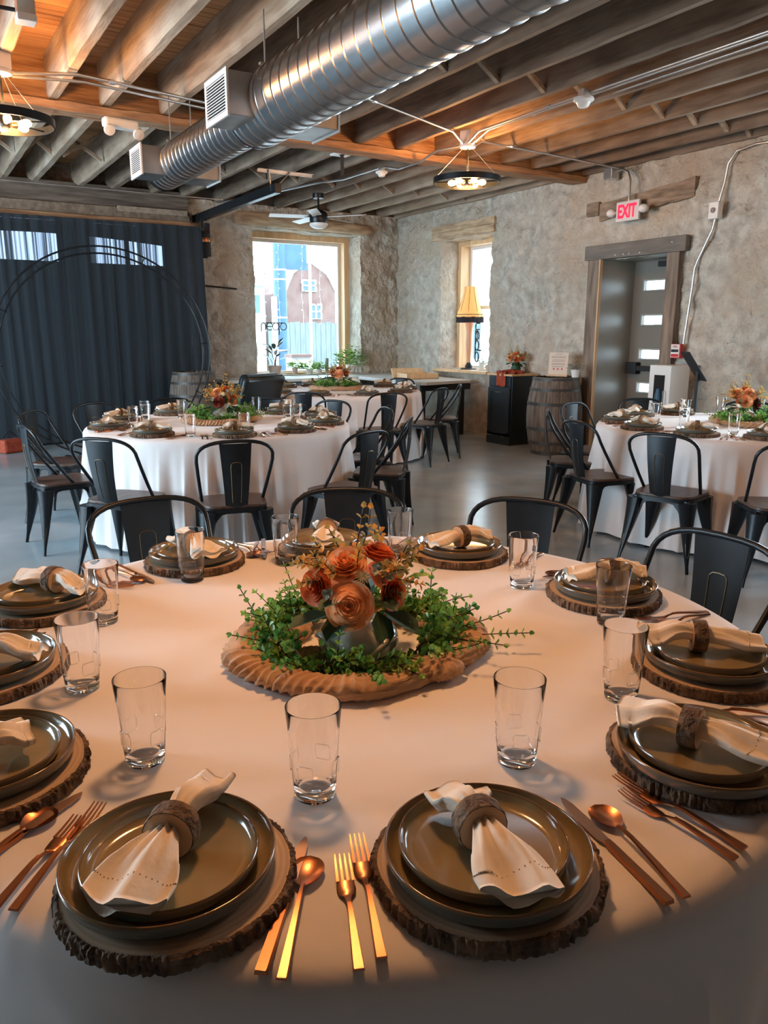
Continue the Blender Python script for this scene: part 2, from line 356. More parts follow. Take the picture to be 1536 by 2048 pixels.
ceil = part('ceiling', MB().b2(X0-.3, XW+.6, Y0-.3, YW+.6, 3.60, 3.66), m_deck); struct(ceil)
y = Y0; k = 0
while y < YW:     # deck boards across the joists
    wdt = .086
    part('deck_board', MB().b2(X0, XW+.1, y+.0025, y+wdt-.0025, 3.565+.004*rnd.random(), 3.60), m_deck, ceil); y += wdt; k += 1
jx = [-3.7, -3.2, -2.75, -2.3, -1.85, -1.4, -.95, -.5, -.03, .42, .87, 1.31, 1.71, 2.20, 2.66, 3.13, 3.60, 4.08, 4.54, 5.03, 5.44, 5.92, 6.36, 6.81, 7.16]
def joist_mb(x1, wd, ya, yb, seed, notch):
    n = max(6, int((yb-ya)/.22)); mb = MB(); z1 = 3.565; vs = []
    for i in range(n+1):
        yy = ya+(yb-ya)*i/n; dz = .010*nz(yy*2.2, seed*3.1, 0)+.006*nz(yy*7, seed, 1); dx = .007*nz(yy*2, seed, 7)
        cz = .012 if x1 < 2.9 else .004
        zb = ZC+dz
        if notch and yb-yy < .5: zb += .11*sm((.5-(yb-yy))/.5)
        xa, xb = x1-wd+dx, x1+dx
        vs += [(xa, yy, z1), (xa+.002*nz(yy*3, seed, 3), yy, zb+cz), (xa+cz, yy, zb), (xb-cz, yy, zb), (xb, yy, zb+cz), (xb, yy, z1)]
    fs = [(i*6+k, i*6+k+1, (i+1)*6+k+1, (i+1)*6+k) for i in range(n) for k in range(5)]
    fs += [(5, 4, 3, 2, 1, 0), tuple(n*6+k for k in range(6))]
    return mb.add(vs, fs)
for i, x in enumerate(jx):
    wd = .085 if x < 2.9 else .052
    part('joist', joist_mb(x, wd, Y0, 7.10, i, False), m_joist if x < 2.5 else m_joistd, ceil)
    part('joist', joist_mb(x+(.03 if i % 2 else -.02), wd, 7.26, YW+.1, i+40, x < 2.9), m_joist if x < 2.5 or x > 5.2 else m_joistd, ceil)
# flush girder with ragged lower ledge
gmb = MB(); n = 110; vs = []
for i in range(n+1):
    xx = X0+(XW-X0)*i/n; a = .012*nz(xx*4, 2, 0); b = .014*nz(xx*6, 8, 0)
    vs += [(xx, 7.12, 3.565), (xx, 7.10+a, 3.30), (xx, 7.09+a, 3.25+b), (xx, 7.03+a, 3.235+b), (xx, 7.04+b, 3.175+a), (xx, 7.27+a, 3.18+b), (xx, 7.26, 3.565)]
gmb.add(vs, [(i*7+k, i*7+k+1, (i+1)*7+k+1, (i+1)*7+k) for i in range(n) for k in range(6)])
part('girder', gmb, m_girder, ceil)
# crossed bridging struts between joists
for yb in (9.3, 4.9, 1.0):
    for i in range(5, len(jx)-1):
        xa, xb = jx[i], jx[i+1]-(.085 if jx[i+1] < 2.9 else .052)
        if yb == 4.9 and xa < 3.0: continue
        for sgn in ((1, -1) if xa < 2.9 else (1,)):
            za, zb_ = (3.53, 3.27) if sgn > 0 else (3.27, 3.53)
            c = Vector(((xa+xb)/2, yb+.03*sgn, 3.4)); L = hypot(xb-xa, .26)
            part('bridging_strut', MB().box(c, (L, .04, .03), rot=Matrix.Rotation(atan2(zb_-za, xb-xa)*-1, 3, 'Y')), m_joist, ceil)
# header boards of the garage opening (left)
hd = thing('opening_header', 'stacked rough boards over the dark curtain, running to the back wall corner', 'beam', (0, 0, 0))
for (z0, z1, yy, m_) in ((2.86, 2.93, 10.99, m_girder), (2.93, 3.06, 11.02, m_joistd), (3.06, 3.32, 11.06, m_header)):
    part('board', MB().b2(X0, 3.62, yy, YW+.15, z0+.003, z1-.003), m_, hd, bevel=.004)
part('rail', MB().b2(X0, 3.66, 10.93, 10.985, 2.825, 2.85), m_galvd, hd)
part('header_block', MB().b2(2.65, 3.58, 10.98, 11.02, 3.0, 3.07), m_joist, hd)

# baseboard-free ledge line on the back wall
part('wall_rod', MB().tube([(3.72, YW-.05, 2.11), (4.31, YW-.05, 2.07)], .012), m_stem, WB)

# ------------------------------------------------------------------ window 1 (back wall)
w1 = struct(link(bpy.data.objects.new('window_1', None))); w1.location = (5.57, 11.62, 0)
def wfr(mb, x0, x1, z0, z1, wdt, y0, y1):
    mb.b2(x0, x0+wdt, y0, y1, z0, z1).b2(x1-wdt, x1, y0, y1, z0, z1).b2(x0+wdt, x1-wdt, y0, y1, z1-wdt, z1).b2(x0+wdt, x1-wdt, y0, y1, z0, z0+wdt*.4)
    return mb
off = (-5.57, -11.62, 0)
def sh(mb, o): mb.v = [(p[0]+o[0], p[1]+o[1], p[2]+o[2]) for p in mb.v]; return mb
part('window_frame', sh(wfr(MB(), 4.66, 6.44, .78, 2.96, .10, 11.56, 11.76), off), m_pine, w1, bevel=.004)
part('sash', sh(wfr(MB(), 4.76, 6.34, .82, 2.86, .045, 11.70, 11.76), off), m_white, w1, bevel=.003)
part('glass_pane', sh(MB().b2(4.79, 6.31, 11.72, 11.726, .84, 2.83), off), m_glass, w1)
lt = thing('window_lintel', 'thick rounded timber lintel over the large back window', 'beam')
lm = MB(); n = 34; vs = []
for i in range(n+1):
    t = i/n; xx = 4.32+2.3*t; s1 = .012*nz(xx*3, 0, 4); hh = .10-.025*t; e = 1-.35*(max(0, (.05-t)/.05)+max(0, (t-.97)/.03))
    for k in range(12):
        a = 2*pi*k/12; q = e*(1+.08*nz(xx*3, cos(a)*2, sin(a)*2)); px_ = abs(cos(a))**.6*(1 if cos(a) > 0 else -1); pz = abs(sin(a))**.6*(1 if sin(a) > 0 else -1)
        vs.append((xx, YW-.02+.09*px_*q, 3.07-.04*t+s1+hh*pz*q))
lm.add(vs, [(i*12+k, i*12+(k+1) % 12, (i+1)*12+(k+1) % 12, (i+1)*12+k) for i in range(n) for k in range(12)]+[tuple(range(12)), tuple(n*12+11-k for k in range(12))])
part('lintel_beam', lm, m_lintel, lt, smooth=60)
part('lintel_soffit', MB().b2(4.55, 6.48, YW+.07, YW+.40, 2.955, 3.03), m_lintel, lt)
# mirrored script lettering hung in the window
def script_open(vertical=False):
    mb = MB(); r = .0075
    def ring(cx, cz, ra, a0=0, a1=2*pi, n=22): return [(cx+ra*cos(a0+(a1-a0)*i/n), 0, cz+ra*sin(a0+(a1-a0)*i/n)) for i in range(n+1)]
    mb.tube(ring(.175, 0, .055), r, 6)                       # o
    mb.tube(ring(.045, 0, .055), r, 6).tube([(.10, 0, .05), (.10, 0, -.13)], r, 6)     # p
    mb.tube([(-.115, 0, .0), (-.005, 0, 0)]+ring(-.06, 0, .055, 0, pi*1.75), r, 6)   # e
    mb.tube([(-.13, 0, -.055), (-.13, 0, .03)]+ring(-.165, .02, .035, 0, pi)+[(-.20, 0, -.075)], r, 6)  # n
    mb.tube([(-.13, 0, .055), (.17, 0, .056)], r, 6)
    return mb
s = part('window_sign', script_open(), m_sign, smooth=180, loc=(5.05, 11.55, 1.54)); tag(s, 'thin black wire open lettering, reversed, hanging in the large back window', 'sign')
# ------------------------------------------------------------------ window 2 (right wall)
w2 = struct(link(bpy.data.objects.new('window_2', None))); w2.location = (7.6, 9.38, 0)
def wfy(mb, y0, y1, z0, z1, wdt, x0, x1):
    mb.b2(x0, x1, y0, y0+wdt, z0, z1).b2(x0, x1, y1-wdt, y1, z0, z1).b2(x0, x1, y0+wdt, y1-wdt, z1-wdt, z1).b2(x0, x1, y0+wdt, y1-wdt, z0, z0+wdt*.5); return mb
off = (-7.6, -9.38, 0)
part('window_frame', sh(wfy(MB(), 8.76, 9.99, .88, 2.80, .075, 7.48, 7.72), off), m_pine, w2, bevel=.004)
part('sash', sh(wfy(MB(), 8.83, 9.92, .92, 2.73, .05, 7.66, 7.72).b2(7.66, 7.72, 8.88, 9.87, 1.80, 1.85), off), m_white, w2, bevel=.003)
part('glass_pane', sh(MB().b2(7.68, 7.686, 8.87, 9.88, .94, 2.69), off), m_glass, w2)
part('window_sill', sh(MB().b2(7.06, 7.74, 8.72, 10.05, .865, .905), off), m_pine, w2, bevel=.006)
l2 = thing('window_lintel', 'split hewn timber lintel above the narrow right-wall window', 'beam')
lm = MB(); n = 26; vs = []
for i in range(n+1):
    yy = 8.68+1.47*i/n; a = .016*nz(yy*5, 3, 0); b = .012*nz(yy*9, 6, 0)
    vs += [(XW+.3, yy, 2.79), (XW-.055+b*.3, yy, 2.80), (XW-.06+a*.3, yy, 2.895+a*.5), (XW-.045, yy, 2.90+a*.5), (XW-.055, yy, 2.907+a*.5), (XW-.05, yy, 3.0+a+b), (XW+.3, yy, 3.0+a)]
lm.add(vs, [(i*7+k, (i+1)*7+k, (i+1)*7+k+1, i*7+k+1) for i in range(n) for k in range(6)]+[(6, 5, 4, 3, 2, 1, 0), tuple(n*7+k for k in range(7))])
part('lintel_beam', lm, m_lintel, l2)
s = part('window_sign', script_open(), m_sign, smooth=180); s.location = (7.6, 9.62, 1.32); s.rotation_euler = (0, R(90), R(72)); s.scale = (1.35,)*3
tag(s, 'thin black wire lettering hung upright in the right-wall window', 'sign')
# ------------------------------------------------------------------ embedded timber + door
tb = thing('embedded_timber', 'old cracked timber set in the stone above the exit sign', 'beam')
lm = MB(); n = 24; vs = []
for i in range(n+1):
    yy = 5.5+1.28*i/n; a = .02*nz(yy*5, 9, 0); b = .015*nz(yy*9, 2, 0); zz = 3.0-.10*(i/n)
    vs += [(XW+.2, yy, zz-.19), (XW-.045+b*.4, yy, zz-.19+b), (XW-.05+a*.3, yy, zz-.1+a*.5), (XW-.05, yy, zz+a), (XW+.2, yy, zz+a)]
lm.add(vs, [(i*5+k, (i+1)*5+k, (i+1)*5+k+1, i*5+k+1) for i in range(n) for k in range(4)]+[(4, 3, 2, 1, 0), tuple(n*5+k for k in range(5))])
part('timber', lm, m_timber, tb)
part('end_block', MB().b2(XW-.05, XW+.2, 6.80, 6.99, 2.78, 2.93), m_timber, tb, bevel=.01)
dr = struct(link(bpy.data.objects.new('door_1', None))); dr.location = (7.67, 6.22, 0)
off = (-7.67, -6.22, 0)
part('jamb_panel', sh(MB().b2(7.10, 7.75, 6.69, 6.83, 0, 2.40).b2(7.10, 7.75, 5.60, 5.74, 0, 2.40), off), m_taupe, dr)
part('head_panel', sh(MB().b2(7.10, 7.75, 5.60, 6.83, 2.28, 2.40), off), m_taupe, dr)
leaf = MB(); lz = [2.0, 1.6, 1.2, .80]; ly0, ly1 = 5.93, 6.53
leaf.b2(7.67, 7.72, 5.74, ly0, 0, 2.28).b2(7.67, 7.72, ly1, 6.69, 0, 2.28)
edges = [0]+[e for zc in reversed(lz) for e in (zc-.055, zc+.055)]+[2.28]
for a, b in zip(edges[::2], edges[1::2]): leaf.b2(7.67, 7.72, ly0, ly1, a, b)
part('door_leaf', sh(leaf, off), m_doorp, dr)
for zc in lz:
    f = MB(); wfy(f, ly0-.012, ly1+.012, zc-.067, zc+.067, .018, 7.655, 7.672)
    f = part('lite_frame', sh(f, off), m_taupe, dr); part('lite_pane', sh(MB().b2(7.69, 7.695, ly0, ly1, zc-.055, zc+.055), off), m_glass, f)
part('panic_bar', sh(MB().b2(7.58, 7.66, 6.50, 6.66, .96, 1.10).b2(7.59, 7.63, 5.80, 6.52, 1.0, 1.06), off), m_blackmat, dr, bevel=.006)
part('closer', sh(MB().b2(7.60, 7.66, 6.0, 6.3, 2.2, 2.26), off), m_blackmat, dr)
tr1 = struct(link(bpy.data.objects.new('trim_1', None))); tr1.location = (XW, 6.22, 0); off = (-XW, -6.22, 0)
part('casing_board', sh(MB().b2(7.06, 7.12, 6.69, 6.87, 0, 2.28), off), m_rustic, tr1, bevel=.006)
part('casing_board', sh(MB().b2(7.06, 7.12, 5.585, 5.745, 0, 2.28), off), m_rustic, tr1, bevel=.006)
part('head_board', sh(MB().b2(7.045, 7.12, 5.51, 6.92, 2.28, 2.44), off), m_rustich, tr1, bevel=.008)
part('brass_edge', sh(MB().b2(7.055, 7.10, 6.675, 6.69, 0, 2.28), off), m_pine, tr1)
for yy in (5.68, 6.1, 6.25, 6.33, 6.45): part('nail_head', sh(MB().sphere((7.045, yy, 2.31+(.07 if yy < 5.7 else 0)), .009, 6, 4), off), m_white, tr1)
# black area outside door so that only panes glow
# ================================================================== OUTSIDE
gr = part('ground', MB().b2(-20, 60, 12.4, 70, -.35, -.3).b2(8.3, 60, -20, 12.4, -.35, -.3), m_snow); struct(gr)
hs = thing('gabled_brick_house', 'brick house with white-trimmed gambrel gable seen through back window', 'building', (11.85, 24, 0))
prof = [(-.95, 0), (.95, 0), (.95, 2.85), (.62, 3.35), (.0, 3.72), (-.62, 3.3), (-.95, 2.7)]
def gable(prof, y0, y1):
    n = len(prof); return MB().add([(p[0], y0, p[1]) for p in prof]+[(p[0], y1, p[1]) for p in prof], [tuple(range(n)), tuple(range(2*n-1, n-1, -1))]+[(k, n+k, n+(k+1) % n, (k+1) % n) for k in range(n)])
part('brick_wall', gable(prof, 0, 5), m_brick, hs)
part('roof_trim', MB().tube([(.98, -.05, 2.8), (.64, -.05, 3.4), (0, -.05, 3.78), (-.64, -.05, 3.35), (-.98, -.05, 2.65)], .055, 4), m_wtrim, hs)
for (x0, x1, z0, z1) in ((-.32, .22, 2.77, 3.15), (-.03, .42, 1.88, 2.38)):
    f = MB(); wfr(f, x0, x1, z0, z1, .05, -.06, -.01); f.b2((x0+x1)/2-.02, (x0+x1)/2+.02, -.06, -.01, z0, z1).b2(x0, x1, -.06, -.01, (z0+z1)/2-.015, (z0+z1)/2+.015)
    f = part('window', f, m_wtrim, hs); part('pane', MB().b2(x0, x1, -.03, -.005, z0, z1), m_pane, f)
h2 = thing('pale_house', 'pale sided house with tall windows, left part of back window view', 'building', (9.3, 23, 0))
part('siding_wall', MB().b2(-1.4, .5, 0, 4, 0, 2.85), m_siding, h2); part('eave', MB().b2(-1.5, .6, -.2, 4, 2.85, 3.0), m_wtrim, h2)
for x0 in (-.25, .1): f = part('window', MB().b2(x0, x0+.25, -.03, 0, 2.0, 2.6), m_wtrim, h2); part('pane', MB().b2(x0+.03, x0+.22, -.05, -.03, 2.03, 2.57), m_pane, f)
bc = thing('blue_column', 'tall blue round column with pale bands outside back window', 'column', (7.18, 16, -.3))
part('shaft', MB().lathe([(.14, 0), (.14, 4.6)], 20, capt=True), m_blue, bc, smooth=40)
for zz in (.6, 1.35, 2.05, 2.85, 3.05): part('band', MB().lathe([(.146, zz), (.146, zz+.03)], 20), m_wtrim, bc)
s = part('blue_banner', MB().b2(7.34, 7.84, 16, 16.03, 2.78, 4.2), m_blue); tag(s, 'square blue banner beside the blue column outside', 'banner')
s = part('white_flagpole', MB().tube([(7.81, 15.8, -.3), (7.81, 15.8, 5)], .03, 8), m_wtrim, smooth=60); tag(s, 'slim white pole standing in front of the brick house', 'pole')
s = part('sign_post', MB().b2(6.95, 7.06, 15.9, 15.96, -.3, 2.2), m_wtrim); tag(s, 'short white post left of the blue column', 'post')
fe = thing('plank_fence', 'weathered grey vertical plank fence below the brick house', 'fence', (8.6, 20, -.3))
for i in range(16): part('plank', MB().b2(i*.16, i*.16+.15, 0, .02+.008*(i % 2), 0, 2.0+.02*(i % 3)), m_fence, fe)
part('rail', MB().b2(0, 2.56, .03, .08, 1.0, 1.1), m_fence, fe)
pl = thing('outdoor_planter', 'pale outdoor crate with brick red top rail on legs beyond the sill pots', 'planter', (6.5, 14, .35))
for a_ in (.03, .37):
    for b_ in (.03, .27): part('leg', MB().b2(a_-.02, a_+.02, b_-.02, b_+.02, -.65, 0), m_wtrim, pl)
part('crate', MB().b2(0, .4, 0, .3, 0, .62), m_siding, pl); part('top_rail', MB().b2(-.02, .42, -.02, .32, .62, .68), m_brick, pl)
for i in range(3): part('slat', MB().b2(.01, .39, -.02, 0, .08+i*.19, .2+i*.19), m_wtrim, pl)
# arched masonry head outside the window
ar = MB(); n = 30
for i in range(n):
    xa, xb = 4.5+2.5*i/n, 4.5+2.5*(i+1)/n
    za, zb = [2.70+.29*sqrt(max(0, 1-((x-5.75)/1.3)**2)) for x in (xa, xb)]
    ar.add([(xa, 12, za), (xb, 12, zb), (xb, 12, 3.6), (xa, 12, 3.6), (xa, 12.2, za), (xb, 12.2, zb)], [(0, 1, 2, 3), (0, 4, 5, 1)])
struct(part('trim_arch', ar, m_siding))
sl = thing('string_lights', 'clear string lights hanging in vertical strands outside the back window', 'string lights', (0, 11.86, 0))
part('top_wire', MB().tube([(4.8, .1, 3.02), (6.3, .1, 3.02)], .004, 4).tube([(5.05, .1, 3.02), (5.05, 0, 2.9)], .003, 4).tube([(6.05, .1, 3.02), (6.05, 0, 2.9)], .003, 4), m_wtrim, sl)
for xx in (5.05, 5.3, 5.72, 6.05):
    part('cord', MB().tube([(xx+.01*sin(i*1.3), 0, 2.9-i*.2) for i in range(8)], .003, 4), m_wtrim, sl)
    b_ = MB(); [b_.sphere((xx+.015*(-1)**i, 0, 2.8-i*.11), .012, 6, 4) for i in range(13)]; part('small_bulb', b_, m_wtrim, sl, kind='stuff')
h3 = thing('white_sided_house', 'white clapboard house outside the right-wall window', 'building', (13, 14.8, -.3))
for i in range(34): part('clapboard', MB().b2(0, .03+.01, -4, 5, i*.13, i*.13+.125), m_wtrim, h3)
part('house_core', MB().b2(.04, 3, -4, 5, 0, 4.5), m_siding, h3)
for (a, z0, z1) in ((-.3, 3.0, 4.2), (1.4, 1.0, 2.2)):
    f = part('window', MB().b2(-.04, .0, a, a+.8, z0, z1), m_siding, h3); part('pane', MB().b2(-.06, -.04, a+.08, a+.72, z0+.08, z1-.08), m_pane, f)
s = part('parked_red_car', MB().prism([(9.6, 11.4), (9.6, 12.9), (10.4, 12.9), (10.4, 11.4)], .15, .75), m_red, bevel=.12); tag(s, 'red car body glimpsed low in the right-wall window', 'car')
for yy in (11.7, 12.6): part('wheel', MB().tube([(9.58, yy, .05), (9.72, yy, .05)], .28, 14), m_dark, s)

# ================================================================== CURTAIN, ARCH STAND
def curt(u, v):
    x = X0+.1+(3.72-X0-.1)*u; z = .03+2.83*v
    d = .016*sin(x*37+4*nz(x*1.3, 0, z*.3))+.022*nz(x*8, 1, z*.25)+.012*nz(x*24, 4, z*.2)
    x2 = x+.06*(1-v)*(1 if u > .97 else 0)
    return (x2, 10.86+d*.36, z)
s = part('stage_curtain', MB().grid(curt, 640, 8), m_curtain, smooth=180); tag(s, 'long dark sheer curtain covering the left end of the room', 'curtain')
ah = thing('round_arch_stand', 'black round double-hoop backdrop stand before the dark curtain', 'stand', (2.06, 9.5, 0))
for rad in (1.20, 1.125):
    part('hoop', MB().tube([(rad*1.02*cos(a), .03*(1.2-rad)*10, 1.2+rad*sin(a)) for a in [2*pi*i/72 for i in range(72)]], .0105, 6, True), m_black, ah, smooth=180)
for i in range(12):
    a = 2*pi*i/12+.1; part('spacer', MB().tube([(1.125*cos(a), .02, 1.2+1.125*sin(a)), (1.2*cos(a), 0, 1.2+1.2*sin(a))], .006, 6), m_black, ah)
for sx in (-.5, .5): part('foot', MB().b2(sx-.03, sx+.03, -.3, .3, 0, .012), m_black, ah)

# ================================================================== DUCT
DX, DZ = 2.13, 2.814
du = thing('spiral_duct', 'large galvanised spiral duct hung beneath the ceiling joists', 'duct')
def duct_mb(r, y0, y1, pitchv):
    prof = []; y = y0
    mb = MB(); n = 48; rows = []; 
    yy = y0; seq = []
    while yy < y1:
        seq += [(yy, r), (yy+pitchv-.016, r), (yy+pitchv-.012, r+.006), (yy+pitchv-.004, r+.006)]; yy += pitchv
    seq.append((y1, r)); vs = []
    for (q, ra) in seq:
        for k in range(n):
            a = 2*pi*k/n; vs.append((DX+ra*cos(a), min(max(q+pitchv*(k/n-.5)*.35, y0), y1), DZ+ra*sin(a)))
    N = len(seq)
    return mb.add(vs, [(i*n+k, i*n+(k+1) % n, (i+1)*n+(k+1) % n, (i+1)*n+k) for i in range(N-1) for k in range(n)])
part('wide_section', duct_mb(.2015, -3.9, 5.02, .118), m_galv, du, smooth=40)
part('narrow_section', duct_mb(.155, 5.06, 7.12, .095), m_galv, du, smooth=40)
def yl(prof, n=48): return MB().lathe([(r, z) for r, z in prof], n).xf(Matrix.Translation((DX, 0, DZ)) @ Matrix.Rotation(R(-90), 4, 'X'))
part('reducer', yl([(.2015, 5.0), (.205, 5.01), (.205, 5.04), (.157, 5.12), (.157, 5.16)]), m_galv, du, smooth=40)
part('end_cap', yl([(.158, 7.08), (.158, 7.14), (.14, 7.15), (.001, 7.15)]), m_galv, du, smooth=40)
part('collar', yl([(.208, 4.60), (.208, 4.64)]), m_galvd, du); part('collar', yl([(.161, 6.57), (.161, 6.61)]), m_galvd, du)
for (yy, rr_) in ((4.62, .2), (6.59, .155)):
    for sx in (-1, 1): part('hanger_rod', MB().tube([(DX+sx*rr_*.55, yy, DZ+rr_*.80), (DX+sx*rr_*.55, yy, 3.27)], .005, 6).box((DX+sx*rr_*.6, yy, DZ+rr_*.84), (.05, .03, .012)), m_conduit, du)
def register(x0, x1, y0, y1, z0, z1, side, name_y):
    b = part('register_box', MB().b2(min(x0, x1), max(x0, x1), y0, y1, z0, z1), m_galvd, du, bevel=.004)
    g = MB(); xx = x0
    f = .022
    sx = -1 if side < 0 else 1
    xa, xb = sorted((xx, xx+sx*.012))
    g.b2(xa, xb, y0-.01, y0+f, z0-.01, z1+.01).b2(xa, xb, y1-f, y1+.01, z0-.01, z1+.01).b2(xa, xb, y0+f, y1-f, z0-.01, z0+f).b2(xa, xb, y0+f, y1-f, z1-f, z1+.01)
    part('grille_frame', g, m_grille, b)
    part('grille_back', MB().b2(xx-.001 if sx < 0 else xx, xx+.001 if sx > 0 else xx+.0005, y0+f, y1-f, z0+f, z1-f), m_dark, b)
    n = 12
    for i in range(n):
        zz = z0+f+(z1-z0-2*f)*(i+.5)/n
        part('louvre_slat', MB().box((xx+sx*.006, (y0+y1)/2, zz), (.014, y1-y0-2*f, .005), rot=Matrix.Rotation(R(25*sx), 3, 'Y')), m_grille, b)
register(1.80, DX-.06, 4.66, 5.02, 2.695, 2.935, -1, 0)
register(1.83, DX-.05, 6.68, 7.0, 2.70, 2.915, -1, 0)
register(2.52, DX+.06, 4.66, 5.02, 2.695, 2.935, 1, 0)
register(2.47, DX+.05, 6.68, 7.0, 2.70, 2.915, 1, 0)

# ================================================================== CHANDELIERS
LAMPW = 33
def chandelier(x, y, label, energy, zr=2.83, up=2.0):
    t = thing('wheel_chandelier', label, 'chandelier', (x, y, zr), rnd.random(), 'wheel chandeliers under the joists')
    H = 3.12-zr
    part('rim', MB().lathe([(.305, -.022), (.315, -.022), (.315, .03), (.305, .03), (.305, -.022)], 48), m_black, t, smooth=40)
    part('hub', MB().lathe([(.001, -.05), (.02, -.045), (.035, -.02), (.035, .03), (.015, .06), (.001, .06)], 16), m_black, t, smooth=60)
    part('rod', MB().tube([(0, 0, .05), (0, 0, H)], .007, 8), m_black, t)
    part('canopy', MB().lathe([(.001, H-.005), (.07, H), (.075, H+.015), (.07, H+.03), (.001, H+.03)], 24), m_white, t, smooth=40)
    part('junction_box', MB().b2(-.055, .055, -.055, .055, H+.03, 3.27-zr), m_conduit, t, bevel=.004)
    for k in range(3):
        a = 2*pi*k/3+.5; part('cable', MB().tube([(.04*cos(a), .04*sin(a), H), (.305*cos(a), .305*sin(a), .03)], .0015, 4), m_conduit, t)
    for k in range(6):
        a = 2*pi*k/6; ca, sa = cos(a), sin(a)
        part('spoke', MB().tube([(.03*ca, .03*sa, 0), (.31*ca, .31*sa, 0)], .0055, 6), m_black, t)
        s = part('socket', MB().tube([(.05*ca, .05*sa, -.012), (.09*ca, .09*sa, -.012)], .016, 10), m_worn, t, smooth=40)
        part('bulb', MB().lathe([(.0005, 0), (.012, 0), (.02, .02), (.027, .045), (.027, .06), (.018, .08), (.0005, .09)], 12).xf(Matrix.Translation((.09*ca, .09*sa, -.012)) @ Matrix.Rotation(a, 4, 'Z') @ Matrix.Rotation(R(90), 4, 'Y')), m_bulb, s, smooth=180)
    l = bpy.data.lights.new('bulb_light', 'POINT'); l.energy = energy; l.color = WARM; l.shadow_soft_size = .11
    lo = bpy.data.objects.new('bulb_light', l); link(lo, t); lo.location = (0, 0, -.055)
    l = bpy.data.lights.new('bulb_light', 'POINT'); l.energy = energy*up; l.color = (1, .46, .14); l.shadow_soft_size = .06
    lo = bpy.data.objects.new('bulb_light', l); link(lo, t); lo.location = (0, 0, .10)
    return t
chandelier(.78, 6.14, 'black wheel chandelier at left edge of the ceiling, bulbs lit', LAMPW*.9)
chandelier(4.71, 6.18, 'black wheel chandelier hanging in front of the stone wall', LAMPW)
chandelier(.78, 1.68, 'black wheel chandelier above the nearest round table', LAMPW*1.95, 2.38, .3)
chandelier(4.71, 1.0, 'black wheel chandelier over the near right side of the room', LAMPW)

# ================================================================== CEILING SERVICES
def conduit(label, pts, r=.011, clips=()):
    t = thing('conduit', label, 'conduit', (0, 0, 0)); part('pipe', MB().tube(pts, r, 8), m_conduit, t, smooth=60)
    for c in clips: part('coupling', MB().tube([Vector(c[0]), Vector(c[1])], r*1.45, 8), m_conduit, t)
    return t
def lerp(a, b, t): return tuple(a[i]+(b[i]-a[i])*t for i in range(3))
zc_ = 3.225
conduit('upper metal conduit running along the joist to the right chandelier', [(4.70, 6.1, 3.14), (4.73, 5.9, zc_), (4.74, 4.5, zc_), (4.74, -2, zc_)], clips=[((4.74, 5.3, zc_), (4.74, 5.34, zc_))])
conduit('second metal conduit beside the first, passing the smoke detector', [(4.66, 6.1, 3.15), (4.62, 5.9, 3.2), (4.62, 4.5, 3.2), (4.66, -2, 3.2)], clips=[((4.62, 5.0, 3.2), (4.62, 5.04, 3.2))])
conduit('third thin metal conduit close beside the second', [(4.78, 4.5, 3.2), (4.78, -2, 3.2)], .009)
conduit('metal conduit from the right chandelier to the exit sign box', [(4.79, 6.2, 3.14), (4.95, 6.28, zc_), (6.0, 6.36, zc_), (7.0, 6.45, zc_)], clips=[((5.3, 6.3, zc_), (5.34, 6.3, zc_))])
conduit('metal conduit from the spiral duct to the right chandelier', [(2.5, 5.3, zc_), (3.4, 5.7, zc_), (4.5, 6.13, zc_), (4.64, 6.17, 3.15)], clips=[((3.4, 5.7, zc_), (3.44, 5.715, zc_))])
conduit('wavy metal conduit from the right chandelier toward the back smoke detector', [(4.68, 6.26, 3.15), (4.66, 6.6, 3.17), (4.7, 6.95, 3.13), (4.7, 7.35, 3.13), (4.72, 7.7, 3.21), (4.72, 8.6, 3.22), (4.55, 9.0, 3.22), (4.3, 10.2, 3.22), (4.0, 10.9, 3.2)])
conduit('metal conduit from the left chandelier to the spiral duct', [(.86, 6.14, 3.14), (1.3, 6.25, zc_), (2.3, 6.44, zc_)], .013, clips=[((1.52, 6.29, zc_), (1.56, 6.30, zc_))])
conduit('second metal conduit leaving the left chandelier', [(.86, 6.18, 3.13), (1.35, 6.31, 3.20), (2.3, 6.50, 3.20)], .011)
conduit('thin steel line crossing above the garage opening header', [(X0, 10.6, 3.20), (1.5, 10.6, 3.19), (3.9, 10.45, 3.17)], .007)
def detector(label, x, y, z, s=1):
    t = thing('smoke_detector', label, 'smoke detector', (x, y, z)); t.scale = (s,)*3
    part('base', MB().lathe([(.001, 0), (.075, 0), (.078, -.015), (.06, -.03), (.001, -.03)], 24), m_white, t, smooth=40)
    part('dome', MB().lathe([(.055, -.028), (.042, -.055), (.03, -.065), (.001, -.065)], 24), m_white, t, smooth=40)
    part('mounting_box', MB().b2(-.03, .03, -.03, .03, 0, .06), m_conduit, t)
detector('white smoke detector on the conduits in the right ceiling', 4.58, 4.6, 3.16)
detector('small white smoke detector nearer the back wall', 4.70, 7.7, 3.16, .85)
el = thing('emergency_light', 'white twin-head emergency light on the left girder', 'emergency light', (1.74, 6.93, 3.09), R(8))
part('housing', MB().b2(-.14, .14, -.05, .05, -.03, .045), m_white, el, bevel=.02)
for sx in (-1, 1):
    part('lamp_head', MB().lathe([(.001, 0), (.03, .005), (.045, .03), (.042, .05), (.001, .055)], 16).xf(Matrix.Translation((sx*.12, -.04, -.045)) @ Matrix.Rotation(R(120), 4, 'X')), m_white, el, smooth=60)
jb = thing('square_junction_box', 'white square junction box at the top left corner', 'junction box', (.80, 5.05, 3.12))
part('cover', MB().b2(-.05, .05, -.05, .05, -.02, .02), m_white, jb, bevel=.005); part('box_body', MB().b2(-.045, .045, -.045, .045, .02, .13), m_conduit, jb)
